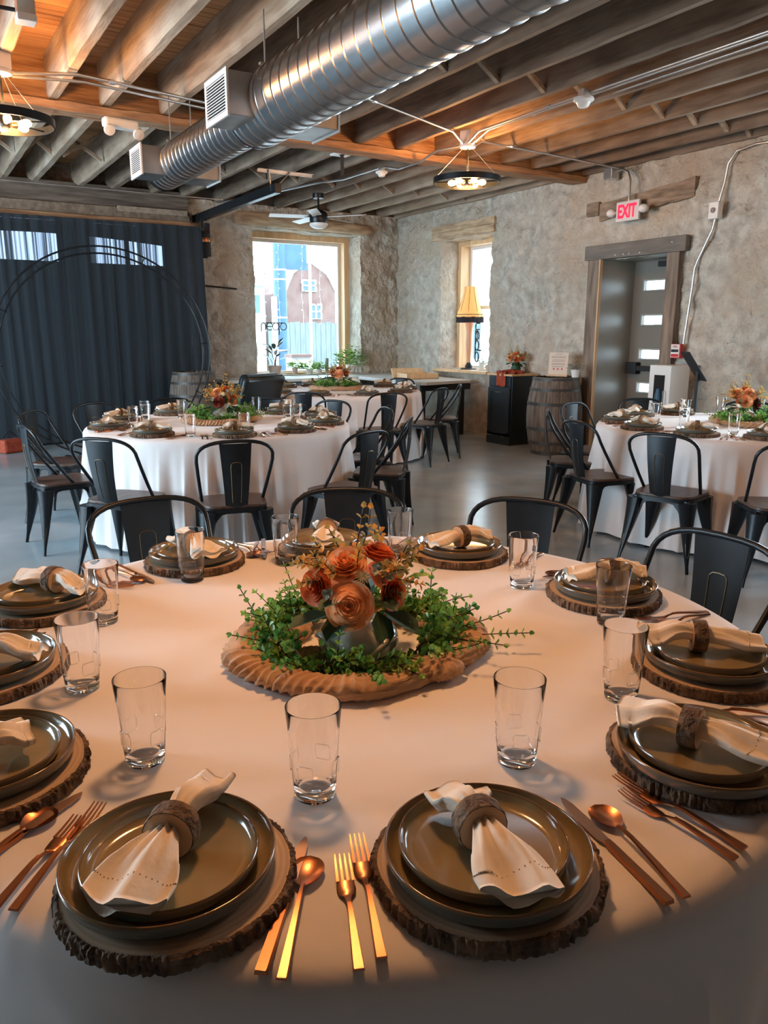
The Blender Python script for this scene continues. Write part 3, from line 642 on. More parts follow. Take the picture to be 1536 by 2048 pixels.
part('pipe', MB().tube([(-1.5, .05, .04), (-.05, .01, .04)], .011, 8), m_blackmat, jb)
sp = thing('hanging_sensor', 'short black rod hanging from a square white plate', 'sensor', (4.02, 7.35, 3.13))
part('plate', MB().b2(-.09, .09, -.09, .09, .06, .075), m_white, sp); part('rod', MB().lathe([(.001, -.13), (.018, -.13), (.018, .05), (.03, .06), (.001, .06)], 12), m_blackmat, sp, smooth=40)
br = thing('track_bracket', 'perforated steel bracket holding the garage track', 'bracket', (3.62, 8.45, 3.2))
part('angle_bar', MB().b2(-.05, .62, -.02, .02, -.002, .002).b2(-.05, .62, .018, .022, -.03, 0), m_galvd, br)
for x0, x1 in ((.08, .10), (.34, .12)): part('strut', MB().tube([(x0, 0, 0), (x1, 0, -.22)], .008, 4), m_galvd, br)
gt = thing('garage_track', 'dark steel garage door track sloping to the curtain corner', 'track')
part('track_rail', MB().box((3.76, 9.8, 3.0), (.08, 2.9, .10)).tube([(3.76, 11.2, 3.0), (3.75, 11.16, 2.98)], .02), m_black, gt, bevel=.005)
part('track_bend', MB().tube([(3.76, 11.0, 3.0), (3.74, 10.85, 2.96), (3.70, 10.76, 2.88), (3.69, 10.74, 2.80)], .025, 8), m_galv, gt, smooth=60)
fn_ = thing('ceiling_fan', 'black ceiling fan with white blades before the back window', 'ceiling fan', (4.90, 9.62, 2.93))
part('canopy', MB().lathe([(.001, .23), (.07, .23), (.075, .25), (.075, .29), (.001, .29)], 24), m_black, fn_, smooth=40)
part('downrod', MB().tube([(0, 0, .08), (0, 0, .25)], .014, 8), m_black, fn_)
part('motor', MB().lathe([(.001, .10), (.05, .09), (.105, .06), (.12, .03), (.12, -.05), (.11, -.08), (.001, -.08)], 32), m_black, fn_, smooth=40)
part('light_bowl', MB().lathe([(.118, -.08), (.12, -.1), (.09, -.13), (.05, -.145), (.001, -.15)], 32), m_white, fn_, smooth=60)
for k in range(5):
    a = 2*pi*k/5+.35
    bl = MB().box((.40, 0, .0), (.50, .12, .008), rot=None); bl.xf(Matrix.Rotation(a, 4, 'Z') @ Matrix.Rotation(R(12), 4, 'X'))
    b = part('blade', bl, m_white, fn_, bevel=.003); part('blade_iron', MB().box((.14, 0, 0), (.10, .03, .01)).xf(Matrix.Rotation(a, 4, 'Z')), m_black, b)

# exit sign etc on the right wall
ex = thing('exit_sign', 'white exit sign with red letters and two lamp heads', 'exit sign', (7.0, 6.26, 2.755))
part('sign_body', MB().b2(-.02, .02, -.16, .16, -.105, .105), m_grille, ex, bevel=.01)
tm = text_mb('EXIT', .2, .003, .007); xs = [v[0] for v in tm.v]; zs = [v[1] for v in tm.v]
sx_, sz_ = .255/(max(xs)-min(xs)), .145/(max(zs)-min(zs)); cx_, cz_ = (max(xs)+min(xs))/2, (max(zs)+min(zs))/2
tm.v = [(-.022+(-v[2]), -(v[0]-cx_)*sx_, (v[1]-cz_)*sz_) for v in tm.v]
part('letters', tm, m_exit, ex)
for sy in (-1, 1): part('lamp_head', MB().sphere((-.02, sy*.225, .0), .055, 14, 9, .8).tube([(0, sy*.16, .0), (0, sy*.2, 0)], .012), m_white, ex, smooth=60)
conduit('curved metal conduit dropping from ceiling box to exit sign', [(7.0, 6.50, 3.19), (7.0, 6.38, 3.2), (7.0, 6.30, 3.16), (7.0, 6.26, 3.08), (7.0, 6.26, 2.85)], .012)
s = part('ceiling_box', MB().b2(6.94, 7.06, 6.48, 6.60, 3.12, 3.24), m_conduit, bevel=.006); tag(s, 'metal box where two conduits meet above the exit sign', 'junction box')
XC = XW-.055
ob = thing('wall_outlet_box', 'white outlet box high on the stone wall, right of exit sign', 'outlet', (XC-.02, 5.21, 2.635))
part('box', MB().b2(-.04, .04, -.055, .055, -.08, .08), m_white, ob, bevel=.008); part('socket', MB().lathe([(.001, 0), (.026, 0), (.026, .01), (.001, .012)], 14).xf(Matrix.Translation((-.04, 0, 0)) @ Matrix.Rotation(R(-90), 4, 'Y')), m_ink, ob)
conduit('pale wall conduit arching from ceiling edge down to outlet box', [(XC, 4.3, 3.15), (XC, 4.85, 3.185), (XC, 5.05, 3.16), (XC, 5.13, 3.06), (XC, 5.15, 2.9), (XC, 5.2, 2.7)], .012)
conduit('pale bent wall conduit from outlet box to fire alarm', [(XC, 5.22, 2.56), (XC, 5.24, 2.46), (XC, 5.38, 2.18), (XC, 5.41, 2.1), (XC, 5.42, 1.9), (XC, 5.47, 1.32)], .012)
fa = thing('fire_alarm_pull', 'red and white fire alarm pull station beside the door casing', 'fire alarm', (XC-.03, 5.52, 1.26))
part('housing', MB().b2(-.025, .04, -.06, .06, -.075, .075), m_red, fa, bevel=.006)
part('face_plate', MB().b2(-.029, -.025, -.05, .055, -.065, .07), m_white, fa)
tm = text_mb('FIRE', .034, .001); tm.v = [(-.031-v[2], -v[0], v[1]+.045) for v in tm.v]; part('letters', tm, m_red, fa)
part('pull_handle', MB().b2(-.04, -.028, -.04, .045, -.01, .018), m_blackmat, fa, bevel=.003); part('red_band', MB().b2(-.031, -.028, -.045, .05, -.06, -.03), m_red, fa)

# black sconce and hook beside the curtain
sn = thing('wall_sconce', 'black cylinder sconce with copper band at curtain edge', 'wall lamp', (3.86, YW-.12, 2.72))
part('cylinder', MB().lathe([(.001, -.22), (.06, -.22), (.06, .22), (.001, .22)], 20), m_blackmat, sn, smooth=40)
part('copper_band', MB().lathe([(.062, -.03), (.064, .0), (.062, .03)], 20), m_copper, sn); part('wall_bracket', MB().b2(-.03, .03, .05, .1, -.24, .24), m_blackmat, sn)

# ================================================================== COUNTER AND SILL THINGS
cz = .79
ct = thing('counter', 'pale L-shaped counter along the back wall and corner', 'counter')
part('countertop', MB().prism([(3.86, YW-.05), (3.86, 10.45), (5.95, 10.42), (6.0, 8.80), (6.05, 8.74), (6.95, 8.92), (7.02, 10.0), (7.05, YW-.05)], cz-.045, cz), m_tile, ct, bevel=.006)
part('front_panel', MB().b2(3.95, 6.0, 10.5, 10.55, 0, cz-.045), m_fence, ct)
for p in ((6.1, 8.9), (6.85, 9.0), (6.1, 10.0)): part('counter_leg', MB().box((p[0], p[1], (cz-.045)/2), (.06, .06, cz-.045)), m_blackmat, ct)
part('apron', MB().b2(6.08, 6.9, 8.86, 8.9, cz-.13, cz-.045), m_blackmat, ct)
def leafmb(mb, p, d, up, L, W, mi=0, cup=.15):
    d = Vector(d).normalized(); up = Vector(up); sd = d.cross(up); sd = sd.normalized() if sd.length > 1e-4 else d.orthogonal().normalized(); u2 = sd.cross(d).normalized()
    p = Vector(p)
    vs = [p, p+d*L*.35+sd*W*.45+u2*cup*W, p+d*L*.75+sd*W*.4+u2*cup*W, p+d*L, p+d*L*.75-sd*W*.4+u2*cup*W, p+d*L*.35-sd*W*.45+u2*cup*W, p+d*L*.5]
    return mb.add(vs, [(0, 1, 6), (1, 2, 6), (2, 3, 6), (3, 4, 6), (4, 5, 6), (5, 0, 6)], mi)
def potted(name, label, loc, pr, ph, pm, kind, n, spread, height, lm_, L, W):
    t = thing(name, label, 'plant', loc)
    part('pot', MB().lathe([(pr*.72, 0), (pr, ph*.95), (pr, ph), (pr*.88, ph), (pr*.85, ph*.85), (.001, ph*.85)], 20, capb=True), pm, t, smooth=40)
    r_ = random.Random(len(label)*31+n)
    if kind == 'bush':
        mb = MB()
        for i in range(n):
            a = r_.random()*2*pi; q = spread*sqrt(r_.random()); z = ph*.9+height*r_.random()*(1-.5*q/spread)
            leafmb(mb, (q*cos(a), q*sin(a), z), (cos(a), sin(a), .5*r_.random()), (0, 0, 1), L, W)
        part('foliage', mb, lm_, t, kind='stuff')
    else:
        for i in range(n):
            a = 2*pi*i*.382; q = spread*(.3+.7*r_.random()); z = ph+height*(.25+.75*i/n)
            part('stem', MB().tube([(0, 0, ph*.8), (q*.4*cos(a), q*.4*sin(a), z*.8), (q*.6*cos(a), q*.6*sin(a), z)], .004, 5), m_stem, t)
            part('leaf', leafmb(MB(), (q*.6*cos(a), q*.6*sin(a), z), (cos(a), sin(a), r_.uniform(-.3, .9)), (0, 0, 1), L, W), lm_, t)
    return t
potted('rubber_plant', 'dark-leaved rubber plant in a clay pot, left on the sill counter', (5.0, 11.42, .80), .11, .14, m_pot, 'leafy', 11, .14, .34, m_plantd, .17, .08)
potted('potted_herb', 'small round bright herb in a pot, second on the back sill', (5.36, 11.45, .80), .05, .10, m_pot, 'bush', 140, .10, .14, m_plant, .045, .038)
potted('potted_herb', 'wider bright bushy herb in the middle of the back sill', (5.62, 11.45, .80), .06, .07, m_potw, 'bush', 190, .15, .17, m_plant, .05, .04)
potted('potted_herb', 'bright herb touching the wide one on its right', (5.80, 11.46, .80), .05, .07, m_potw, 'bush', 120, .10, .14, m_plant, .045, .038)
s = part('green_candle', MB().lathe([(.03, 0), (.03, .24), (.001, .25)], 14), m_leafs, smooth=40, loc=(5.94, 11.46, .80)); tag(s, 'tall pale green candle on the back sill', 'candle')
s = part('short_candle', MB().lathe([(.028, 0), (.028, .11), (.001, .115)], 14), m_cream, smooth=40, loc=(6.05, 11.44, .80)); tag(s, 'short cream candle beside the tall green one', 'candle')
potted('trailing_plant', 'large pale green trailing plant at right end of the back sill', (6.28, 11.25, .80), .09, .14, m_potw, 'bush', 200, .24, .34, m_leafg, .08, .06)
wb = thing('wooden_tray_box', 'shallow light wood tray with angled lid on the counter corner', 'box', (6.45, 9.55, cz), R(-10))
part('tray', MB().b2(-.25, .25, -.2, .2, 0, .012).b2(-.25, .25, -.2, -.188, 0, .08).b2(-.25, .25, .188, .2, 0, .08).b2(-.25, -.238, -.2, .2, 0, .08).b2(.238, .25, -.2, .2, 0, .08), m_pine, wb)
part('leaning_board', MB().box((-.05, .25, .07), (.5, .02, .16), rot=Matrix.Rotation(R(-35), 3, 'X')), m_pine, wb)
# lamp in the narrow window (plain turned-column stand-in)
lp = thing('window_sill_lamp', 'tall lamp with amber fringed bell shade on the right-wall window sill', 'lamp', (7.34, 9.48, .905)); lp.scale = (.96,)*3
part('base', MB().lathe([(.13, 0), (.13, .012), (.11, .02), (.001, .022)], 28, capb=True), m_blackmat, lp, smooth=40)
part('foot_knob', MB().lathe([(.055, .02), (.06, .05), (.035, .09), (.03, .13)], 20), m_blackmat, lp, smooth=60)
part('column', MB().lathe([(.033, .10), (.032, .16), (.042, .26), (.052, .38), (.047, .50), (.045, .56), (.06, .66), (.075, .78), (.08, .86)], 24), m_stemlamp, lp, smooth=180)
shade = MB().lathe([(.205, .80), (.20, .84), (.165, .93), (.125, 1.06), (.09, 1.20), (.085, 1.26)], 32, fr=lambda a, z: 1+.03*abs(cos(4*a)))
sh_ = part('lamp_shade', shade, m_shade, lp, smooth=60)
for k in range(8):
    a = 2*pi*k/8; part('shade_rib', MB().tube([(r_*1.04*cos(a), r_*1.04*sin(a), z) for r_, z in ((.205, .80), (.165, .93), (.125, 1.06), (.09, 1.20), (.085, 1.26))], .003, 5), m_fringe, sh_)
part('fringe', MB().lathe([(.208, .81), (.212, .72)], 96, fr=lambda a, z: 1+.02*cos(48*a)), m_fringe, lp)
part('shade_band', MB().lathe([(.21, .835), (.211, .845)], 32), m_fringe, sh_)
l = bpy.data.lights.new('lamp_light', 'POINT'); l.energy = 3; l.color = (1, .6, .25); l.shadow_soft_size = .04
lo = bpy.data.objects.new('lamp_light', l); link(lo, lp); lo.location = (0, 0, 1.0)
potted('sill_pot', 'pale pot with a small grey-green plant behind the sill lamp', (7.42, 9.26, .905), .05, .11, m_potw, 'bush', 50, .06, .07, m_leafs, .03, .02)
potted('sill_pot', 'grey pot with bright green plant on the right-wall sill', (7.42, 9.12, .905), .04, .08, m_pot, 'bush', 50, .05, .07, m_plant, .03, .02)
potted('sill_pot', 'rightmost small plant on the right-wall sill', (7.42, 8.98, .905), .04, .07, m_pine, 'bush', 50, .05, .09, m_leafs, .03, .02)

# cabinet
cb = thing('tilt_out_cabinet', 'dark navy tilt-out cabinet against the stone wall', 'cabinet', (6.66, 7.70, 0), R(0))
part('body', MB().b2(.02, .42, 0, .47, 0, .90), m_navy, cb, bevel=.004)
part('cabinet_top', MB().b2(-.01, .44, -.02, .49, .90, .925), m_pine, cb, bevel=.004)
part('drawer_front', MB().b2(0, .02, .02, .45, .76, .885), m_navy, cb, bevel=.006)
dd = part('door', MB().b2(0, .02, .02, .45, .12, .745), m_navy, cb, bevel=.004)
fr_ = MB(); wfy(fr_, .02, .45, .12, .745, .055, -.012, 0); fr_.b2(-.012, 0, .02, .45, .12, .17); part('door_frame', fr_, m_navy, dd, bevel=.003)
part('handle', MB().tube([(-.015, .18, .69), (-.035, .19, .69), (-.035, .28, .69), (-.015, .29, .69)], .006, 8), m_galv, dd)
for yy in (.12, .38): part('hinge', MB().b2(-.018, 0, yy-.02, yy+.02, .105, .12), m_galv, cb)
part('plinth', MB().b2(.0, .02, 0, .47, 0, .10), m_navy, cb)
# barrels
def barrel(label, x, y, r, h, staves=26):
    t = thing('oak_barrel', label, 'barrel', (x, y, 0))
    pr = [(r*(.80+.20*sin(pi*i/12)), h*i/12) for i in range(13)]
    for k in range(staves):
        mb = MB(); vs = []
        a0, a1 = 2*pi*k/staves+.006, 2*pi*(k+1)/staves-.006
        for (ra, z) in pr:
            for (a, q) in ((a0, ra-.022), (a0, ra), ((a0+a1)/2, ra+.002), (a1, ra), (a1, ra-.022)): vs.append((q*cos(a), q*sin(a), z))
        fs = [(i*5+j, i*5+j+1, (i+1)*5+j+1, (i+1)*5+j) for i in range(12) for j in range(4)]+[(4, 3, 2, 1, 0), (60, 61, 62, 63, 64)]
        part('stave', mb.add(vs, fs), m_barrel, t)
    for z in (.03, .16, .34, .66, .84, .97):
        zz = z*h; ra = r*(.80+.20*sin(pi*z))+.004; part('hoop', MB().lathe([(ra, zz-.02), (ra+.002, zz+.02)], 32), m_hoop, t, smooth=60)
    part('head', MB().lathe([(r*.79, h-.03), (.001, h-.03)], 28), m_barrel, t); return t
barrel('weathered oak barrel standing left of the door casing', 6.74, 6.98, .335, .93)
barrel('oak barrel half hidden at the right end of the curtain', 3.36, 10.45, .33, .93)

# ------------------------------------------------------------------ flowers
def rose_mesh(R_, mat_, seed, name):
    r_ = random.Random(seed); mb = MB()
    for li, (n, rt, h, z0) in enumerate(((2, .10, .74, .05), (3, .20, .80, .02), (4, .32, .82, 0), (5, .45, .79, -.04), (6, .59, .72, -.08), (7, .74, .60, -.13), (7, .90, .44, -.18), (7, 1.06, .22, -.24))):
        off = r_.random()*6.28; rb = rt*.35
        for k in range(n):
            a0 = off+2*pi*k/n+r_.uniform(-.12, .12); span = 1.30*pi/n+.12; dr = r_.uniform(-.03, .05); dz = r_.uniform(-.05, .04); curl = .05+.11*li/7; wob = r_.random()*6
            def fn(u, v):
                q = (u-.5)*2; tipr = rb+(rt+dr-rb)*v**.55+curl*max(0, v-.72)*3.2*(1-.5*abs(q))+.03*q*(u > .5)
                z = z0+(h+dz-z0)*v*(1-.20*q*q*v)-curl*.5*max(0, v-.82)*4+.02*sin(q*4+wob)*v
                return (R_*tipr*cos(a0+q*span), R_*tipr*sin(a0+q*span), R_*(z-.35))
            mb.grid(fn, 7, 6)
    mb.sphere((0, 0, -R_*.35), R_*.45, 10, 6, .8)
    return mb.mesh(name, mat_, 180)
rose_p = rose_mesh(.043, m_peach, 1, 'rose'); rose_r = rose_mesh(.034, m_rust, 2, 'rose'); rose_b = rose_mesh(.034, m_burg, 3, 'rose')
CD = Vector((sin(yaw), cos(yaw), 0)); CR = Vector((cos(yaw), -sin(yaw), 0))
def cl(r_, f, z): return CR*r_-CD*f+Vector((0, 0, z))      # right, towards viewer, up
def aim(o, d, spin=0):
    d = Vector(d).normalized(); o.rotation_mode = 'QUATERNION'; o.rotation_quaternion = d.to_track_quat('Z', 'Y') @ Matrix.Rotation(spin, 3, 'Z').to_quaternion()
def sprig(mb, base, d, L, n, lw, ll, r_, curve=.3, mi=0, stem=None):
    d = Vector(d).normalized(); p = Vector(base); pts = [p.copy()]; ax = Vector((r_.uniform(-1, 1), r_.uniform(-1, 1), r_.uniform(-1, 1)))
    for i in range(n):
        d = (d+ax*curve/n).normalized(); p = p+d*L/n; pts.append(p.copy())
        sd = d.orthogonal().normalized(); sd.rotate(Matrix.Rotation(i*1.57+r_.random()*.4, 3, d))
        for sg in (1, -1): leafmb(mb, p, (sd*sg+d*.6), d, ll*(1-.4*i/n)*r_.uniform(.8, 1.1), lw*(1-.4*i/n), mi, .2)
    leafmb(mb, p, d, sd, ll*.7, lw*.6, mi)
    if stem is not None: stem.tube(pts, .0012, 4)
def bouquet(label, loc, rz=0, roses=None, scale=1):
    t = thing('flower_bouquet', label, 'flowers', loc, rz); t.scale = (scale,)*3
    r_ = random.Random(5)
    def rose(me, rfz, dr_, sc_=1):
        o = part('rose', me, None, t); o.location = cl(*rfz); aim(o, cl(*dr_)); o.scale = (sc_,)*3; return o
    for me, p, d, s_ in roses: rose(me, p, d, s_)
    for (p, d, L, W, m_) in (((-.05, .03, .10), (-1, .4, -.25), .10, .065, m_leafd), ((-.02, .04, .105), (-.5, .8, -.5), .085, .06, m_leafd), ((.05, .03, .105), (.9, .5, -.4), .095, .065, m_leafd), ((.04, .02, .10), (.3, .7, -.8), .08, .05, m_leafd), ((-.02, .05, .14), (-.9, .6, -.2), .07, .05, m_leafd), ((.04, .05, .14), (.8, .8, -.3), .06, .045, m_leafd),
                           ((.10, .0, .165), (1, .1, .15), .055, .032, m_plant), ((.09, -.02, .18), (.8, -.3, .5), .04, .025, m_leafd), ((-.08, -.02, .14), (-1, -.2, -.2), .06, .045, m_leafo), ((-.03, -.04, .1), (-.8, -.8, .1), .07, .05, m_leafd), ((.05, -.05, .1), (.7, -.8, .1), .07, .05, m_leafd)):
        part('leaf', leafmb(MB(), cl(*p), cl(*d), (0, 0, 1), L, W), m_, t)
    mb = MB(); st = MB()
    for (p, d, L) in (((-.01, -.02, .20), (.25, 0, 1), .11), ((0, -.02, .21), (.55, 0, .9), .10), ((-.03, -.02, .19), (-.2, -.2, 1), .08), ((-.05, 0, .17), (-1, .1, .6), .07), ((-.05, .0, .17), (-.9, .3, .9), .06), ((-.05, -.02, .18), (-.7, -.1, 1), .07),
                      ((.04, .02, .18), (.5, .5, .6), .05), ((.05, .0, .18), (.8, .1, .5), .07), ((.06, .0, .18), (.9, -.1, .7), .07), ((.03, -.04, .2), (.3, -.6, 1), .06), ((-.03, -.05, .19), (-.3, -.8, .8), .06), ((.05, .02, .15), (.8, .6, .1), .05), ((.07, -.01, .19), (1, 0, .9), .06), ((.0, .03, .2), (0, .4, .8), .04), ((-.06, .02, .165), (-1, .5, .3), .06), ((-.065, .01, .185), (-.8, .3, .5), .06), ((-.04, .03, .18), (-.7, .8, .7), .05), ((.07, .02, .17), (1, .5, .2), .06), ((.06, .03, .185), (.7, .8, .6), .05), ((.08, -.02, .17), (1, -.3, .3), .07), ((-.07, -.03, .17), (-1, -.4, .4), .07), ((.04, -.06, .19), (.4, -1, .8), .07), ((-.02, -.07, .18), (-.1, -1, .7), .07)):
        sprig(mb, cl(*p), cl(*d), L, 5, .020, .022, r_, .5, 0, st)
    part('orange_eucalyptus', mb, m_leafo, t, kind='stuff'); part('stems', st, m_stem, t, kind='stuff')
    mb = MB()
    for (p, d) in (((.04, .03, .17), (.6, .6, .3)), ((.045, .02, .15), (.5, .8, -.1)), ((-.045, .03, .14), (-.5, .8, .2)), ((.03, .04, .19), (.4, .6, .6)), ((-.06, .02, .16), (-.7, .5, .2))): sprig(mb, cl(*p), cl(*d), .035, 3, .02, .02, r_, .3)
    part('sage_leaves', mb, m_leafs, t, kind='stuff')
    for p in ((.012, .055, .185), (.078, .03, .20)):
        mb = MB().sphere((0, 0, 0), .006, 8, 5)
        for i in range(60):
            z = 1-2*(i+.5)/60; q = sqrt(1-z*z); a = i*2.4; d = Vector((q*cos(a), q*sin(a), z)); mb.tube([d*.004, d*.017], [.0009, .0004], 3, cap=False)
        o = part('thistle', mb, m_cream, t); o.location = cl(*p)
    core = MB().sphere((0, 0, .145), .036, 10, 7); part('moss_core', core, m_leafd, t)
    return t
R1 = [(rose_p, (-.015, .068, .128), (-.05, 1, .38), 1.0), (rose_p, (-.026, .012, .205), (-.1, .6, .9), .9), (rose_r, (-.090, .030, .155), (-.6, .8, .25), 1.0), (rose_r, (.078, .035, .145), (.9, .7, .2), .95),
      (rose_r, (.045, -.03, .215), (.3, -.1, 1), 1.05), (rose_p, (-.04, -.075, .14), (-.4, -1, .4), .8), (rose_r, (.05, -.08, .15), (.5, -1, .4), .9)]
R2 = [(rose_p, (-.05, .03, .19), (-.5, .7, .6), .9), (rose_b, (-.02, .07, .135), (-.2, 1, .25), 1.1), (rose_r, (.075, .03, .15), (.8, .6, .2), 1.0), (rose_r, (.01, .0, .22), (.1, .3, 1), .9), (rose_p, (.0, -.07, .15), (0, -1, .4), .9)]
R3 = [(rose_p, (-.01, .07, .15), (-.1, 1, .3), 1.0), (rose_r, (-.07, .03, .16), (-.7, .6, .3), 1.1), (rose_r, (.07, .03, .16), (.7, .6, .3), 1.1), (rose_r, (.0, .02, .21), (0, .5, 1), 1.0), (rose_b, (0, -.06, .15), (0, -1, .4), 1)]
R4 = [(rose_p, (-.07, .01, .20), (-.6, .4, .8), .85), (rose_p, (.015, .045, .195), (.1, .8, .6), .9), (rose_p, (-.02, .07, .145), (-.1, 1, .2), .9), (rose_b, (.065, .045, .125), (.6, .9, .1), 1.1), (rose_r, (.01, -.03, .225), (0, 0, 1), .9), (rose_r, (.0, -.07, .15), (0, -1, .4), .9)]

def vase_mb():
    pr = [(.045, 0), (.062, .004), (.078, .02), (.083, .04), (.08, .06), (.066, .078), (.045, .087), (.036, .095), (.034, .12), (.037, .132), (.030, .130), (.028, .1)]
    def f(a, z):
        lob = .10*abs(cos(2*a+.6))**.7 if z < .088 else 0
        return 1+lob-.05+.02*cos(8*a)
    return MB().lathe(pr, 64, fr=f)
vase_me = vase_mb().mesh('body', m_vase, 50)
swirl = MB()
for s0 in (0, 2.1, 4.2):
    swirl.tube([((.082+.004*sin(t*6))*cos(s0+t*1.9), (.082+.004*sin(t*6))*sin(s0+t*1.9), .012+.05*sin(t*pi)) for t in [i/16 for i in range(17)]], [.003+.005*sin(pi*i/16) for i in range(17)], 8)
swirl_me = swirl.mesh('moulded_swirl', m_vase, 180)

# runner: twisted gauze loop ; garland ring
loop1 = [(.532, 1.44), (.528, 1.36), (.554, 1.287), (.600, 1.222), (.655, 1.178), (.730, 1.158), (.80, 1.172), (.86, 1.185), (.93, 1.20), (.985, 1.23), (1.025, 1.31), (1.02, 1.44), (.955, 1.55), (.83, 1.60), (.70, 1.60), (.595, 1.53)]
VC = Vector((.757, 1.335, 0))
def closed_spline(P, n):
    out = []; N = len(P)
    for i in range(N):
        p0, p1, p2, p3 = [Vector((*P[(i+k-1) % N], 0)) for k in range(4)]
        for j in range(n):
            t = j/n; out.append(.5*((2*p1)+(p2-p0)*t+(2*p0-5*p1+4*p2-p3)*t*t+(3*p1-p0-3*p2+p3)*t**3))
    return out
def runner_mb(P, r_=.027, seed=0):
    pts = [p-VC for p in closed_spline(P, 34)]; N = len(pts); nk = 36; vs = []
    for i, p in enumerate(pts):
        t = (pts[(i+1) % N]-pts[i-1]).normalized(); sd = Vector((-t.y, t.x, 0))
        s_ = i*1.55/N; rad = r_*(1+.25*nz(s_*9, seed, 3)); tw = .5+.5*sin(s_*6.5+.8)
        for k in range(nk):
            a = 2*pi*k/nk
            g1 = 1-abs(sin(a*1.5+s_*130+2.2*nz(s_*14, k*.10, seed))); g2 = 1-abs(sin(a*6.5+s_*10+3*nz(s_*6, k*.12, 5)))
            ple = .84+.33*(g1*tw+g2*(1-tw))+.05*nz(s_*60, k*.5, 9)
            vs.append(p+sd*cos(a)*rad*1.3*ple+Vector((0, 0, sin(a)*rad*.75*ple+rad*.74)))
    return MB().add(vs, [(i*nk+k, i*nk+(k+1) % nk, ((i+1) % N)*nk+(k+1) % nk, ((i+1) % N)*nk+k) for i in range(N) for k in range(nk)])
rn_me = runner_mb(loop1).mesh('gauze_loop', m_gauze, 180)
knot = MB()
def knotf(cx, cy, s_, ph, zc2=.022, seed=0):
    def f(u, v):
        a = 2*pi*u; b = pi*v; ple = .9+.22*(1-abs(sin(5.5*a+3*b+ph+2*nz(a, b*2, ph))))
        return (cx+s_*1.3*cos(a)*sin(b)*ple, cy+s_*.8*sin(a)*sin(b)*ple, zc2+min(s_*.55, .028)*cos(b)*ple)
    return f
for (x_, y_, s_) in ((.845, 1.150, .036), (.79, 1.19, .028), (.60, 1.42, .045), (.66, 1.50, .05), (.72, 1.56, .04), (.64, 1.35, .035), (.93, 1.47, .045), (.99, 1.37, .04), (.86, 1.54, .045), (.90, 1.26, .03)):
    knot.grid(knotf(x_-VC.x, y_-VC.y, s_, s_*90), 54, 14)
kn_me = knot.mesh('gauze_folds', m_gauze, 180)
def garland_mesh():
    r_ = random.Random(11); L = MB(); S = MB()
    main = closed_spline([(.60, 1.36), (.62, 1.27), (.69, 1.215), (.76, 1.20), (.84, 1.215), (.92, 1.24), (.965, 1.32), (.955, 1.42), (.90, 1.50), (.82, 1.53), (.73, 1.53), (.65, 1.49), (.605, 1.43)], 10)
    pts = [p-VC+Vector((0, 0, .045+.012*sin(i*.5))) for i, p in enumerate(main)]
    S.tube(pts, .0022, 5, True)
    N = len(pts)
    for i in range(0, N):
        t = (pts[(i+1) % N]-pts[i-1]).normalized()
        for q in range(2):
            d = (t*(1 if r_.random() < .7 else -1)+Vector((r_.uniform(-1, 1), r_.uniform(-1, 1), r_.uniform(-.05, .75)))).normalized()
            ll = r_.uniform(.045, .075); p = pts[i]+Vector((0, 0, r_.uniform(-.015, .02)))
            if pts[i].dot(CD) < -.03: p.z -= .018; d.z = min(d.z, .12); d = d.normalized()
            e = p+d*ll
            if e.z < .02: d.z += .3
            if (Vector((e.x, e.y, 0))).length < .10: continue
            sprig(L, p, d, ll, 4, .0185, .0215, r_, .6, 0, S)
    for (x_, y_, dx, dy, dz, ll) in ((.93, 1.24, .55, -.9, .05, .12), (.96, 1.28, 1, -.35, .12, .13), (1.0, 1.22, .75, -.6, .1, .10), (.70, 1.21, -.1, -1, .0, .11), (.97, 1.40, 1, .15, .3, .13), (.93, 1.47, .8, .5, .5, .12), (.60, 1.40, -.9, .2, .35, .10), (.62, 1.50, -.5, .8, .7, .11), (.86, 1.20, .5, -.7, .1, .10), (.62, 1.30, -1, -.2, .25, .09), (.73, 1.54, -.2, .7, .9, .12), (.66, 1.45, -.6, .3, .9, .12)):
        p = Vector((x_, y_, .04))-Vector((VC.x, VC.y, 0)); sprig(L, p, (dx, dy, dz), ll, 6, .0165, .019, r_, .35, 0, S)
    return L.mesh('leaves', m_leafg, None), S.mesh('vine_stem', m_stem, None)
gl_me, gs_me = garland_mesh()
TZ = .775
def centerpiece(c, which, roses, sc_=1, rz=0):
    x, y = c
    v = thing('ceramic_vase', 'squat lobed grey ceramic vase in the middle of '+which, 'vase', (x, y, TZ), rz); v.scale = (sc_,)*3
    part('body', vase_me, None, v); part('moulded_swirl', swirl_me, None, v)
    bouquet('rose and eucalyptus bouquet standing in the vase on '+which, (x, y, TZ+.012*sc_), 0, roses, sc_)
    r_ = thing('gauze_runner', 'tan gauze runner looped around the vase on '+which, 'table runner', (x, y, TZ), rz); r_.scale = (sc_,)*3
    part('gauze_loop', rn_me, None, r_); part('gauze_folds', kn_me, None, r_)
    g = thing('leafy_garland', 'green leafy garland ring lying around the vase on '+which, 'garland', (x, y, TZ), rz); g.scale = (sc_,)*3
    part('leaves', gl_me, None, g, kind='stuff'); part('vine_stem', gs_me, None, g)
T = {1: (.79, 1.43, .93, 'the nearest table'), 2: (2.02, 5.68, .975, 'the left middle table'), 3: (4.42, 8.25, .99, 'the far table by the window'), 4: (5.25, 3.58, .95, 'the right-hand table')}
centerpiece((.757, 1.335), T[1][3], R1)
centerpiece((2.06, 5.70), T[2][3], R2, 1.12, .5)
centerpiece((4.52, 8.38), T[3][3], R3, 1.15, 2.1)
centerpiece((5.42, 3.58), T[4][3], R4, 1.12, 4.0)

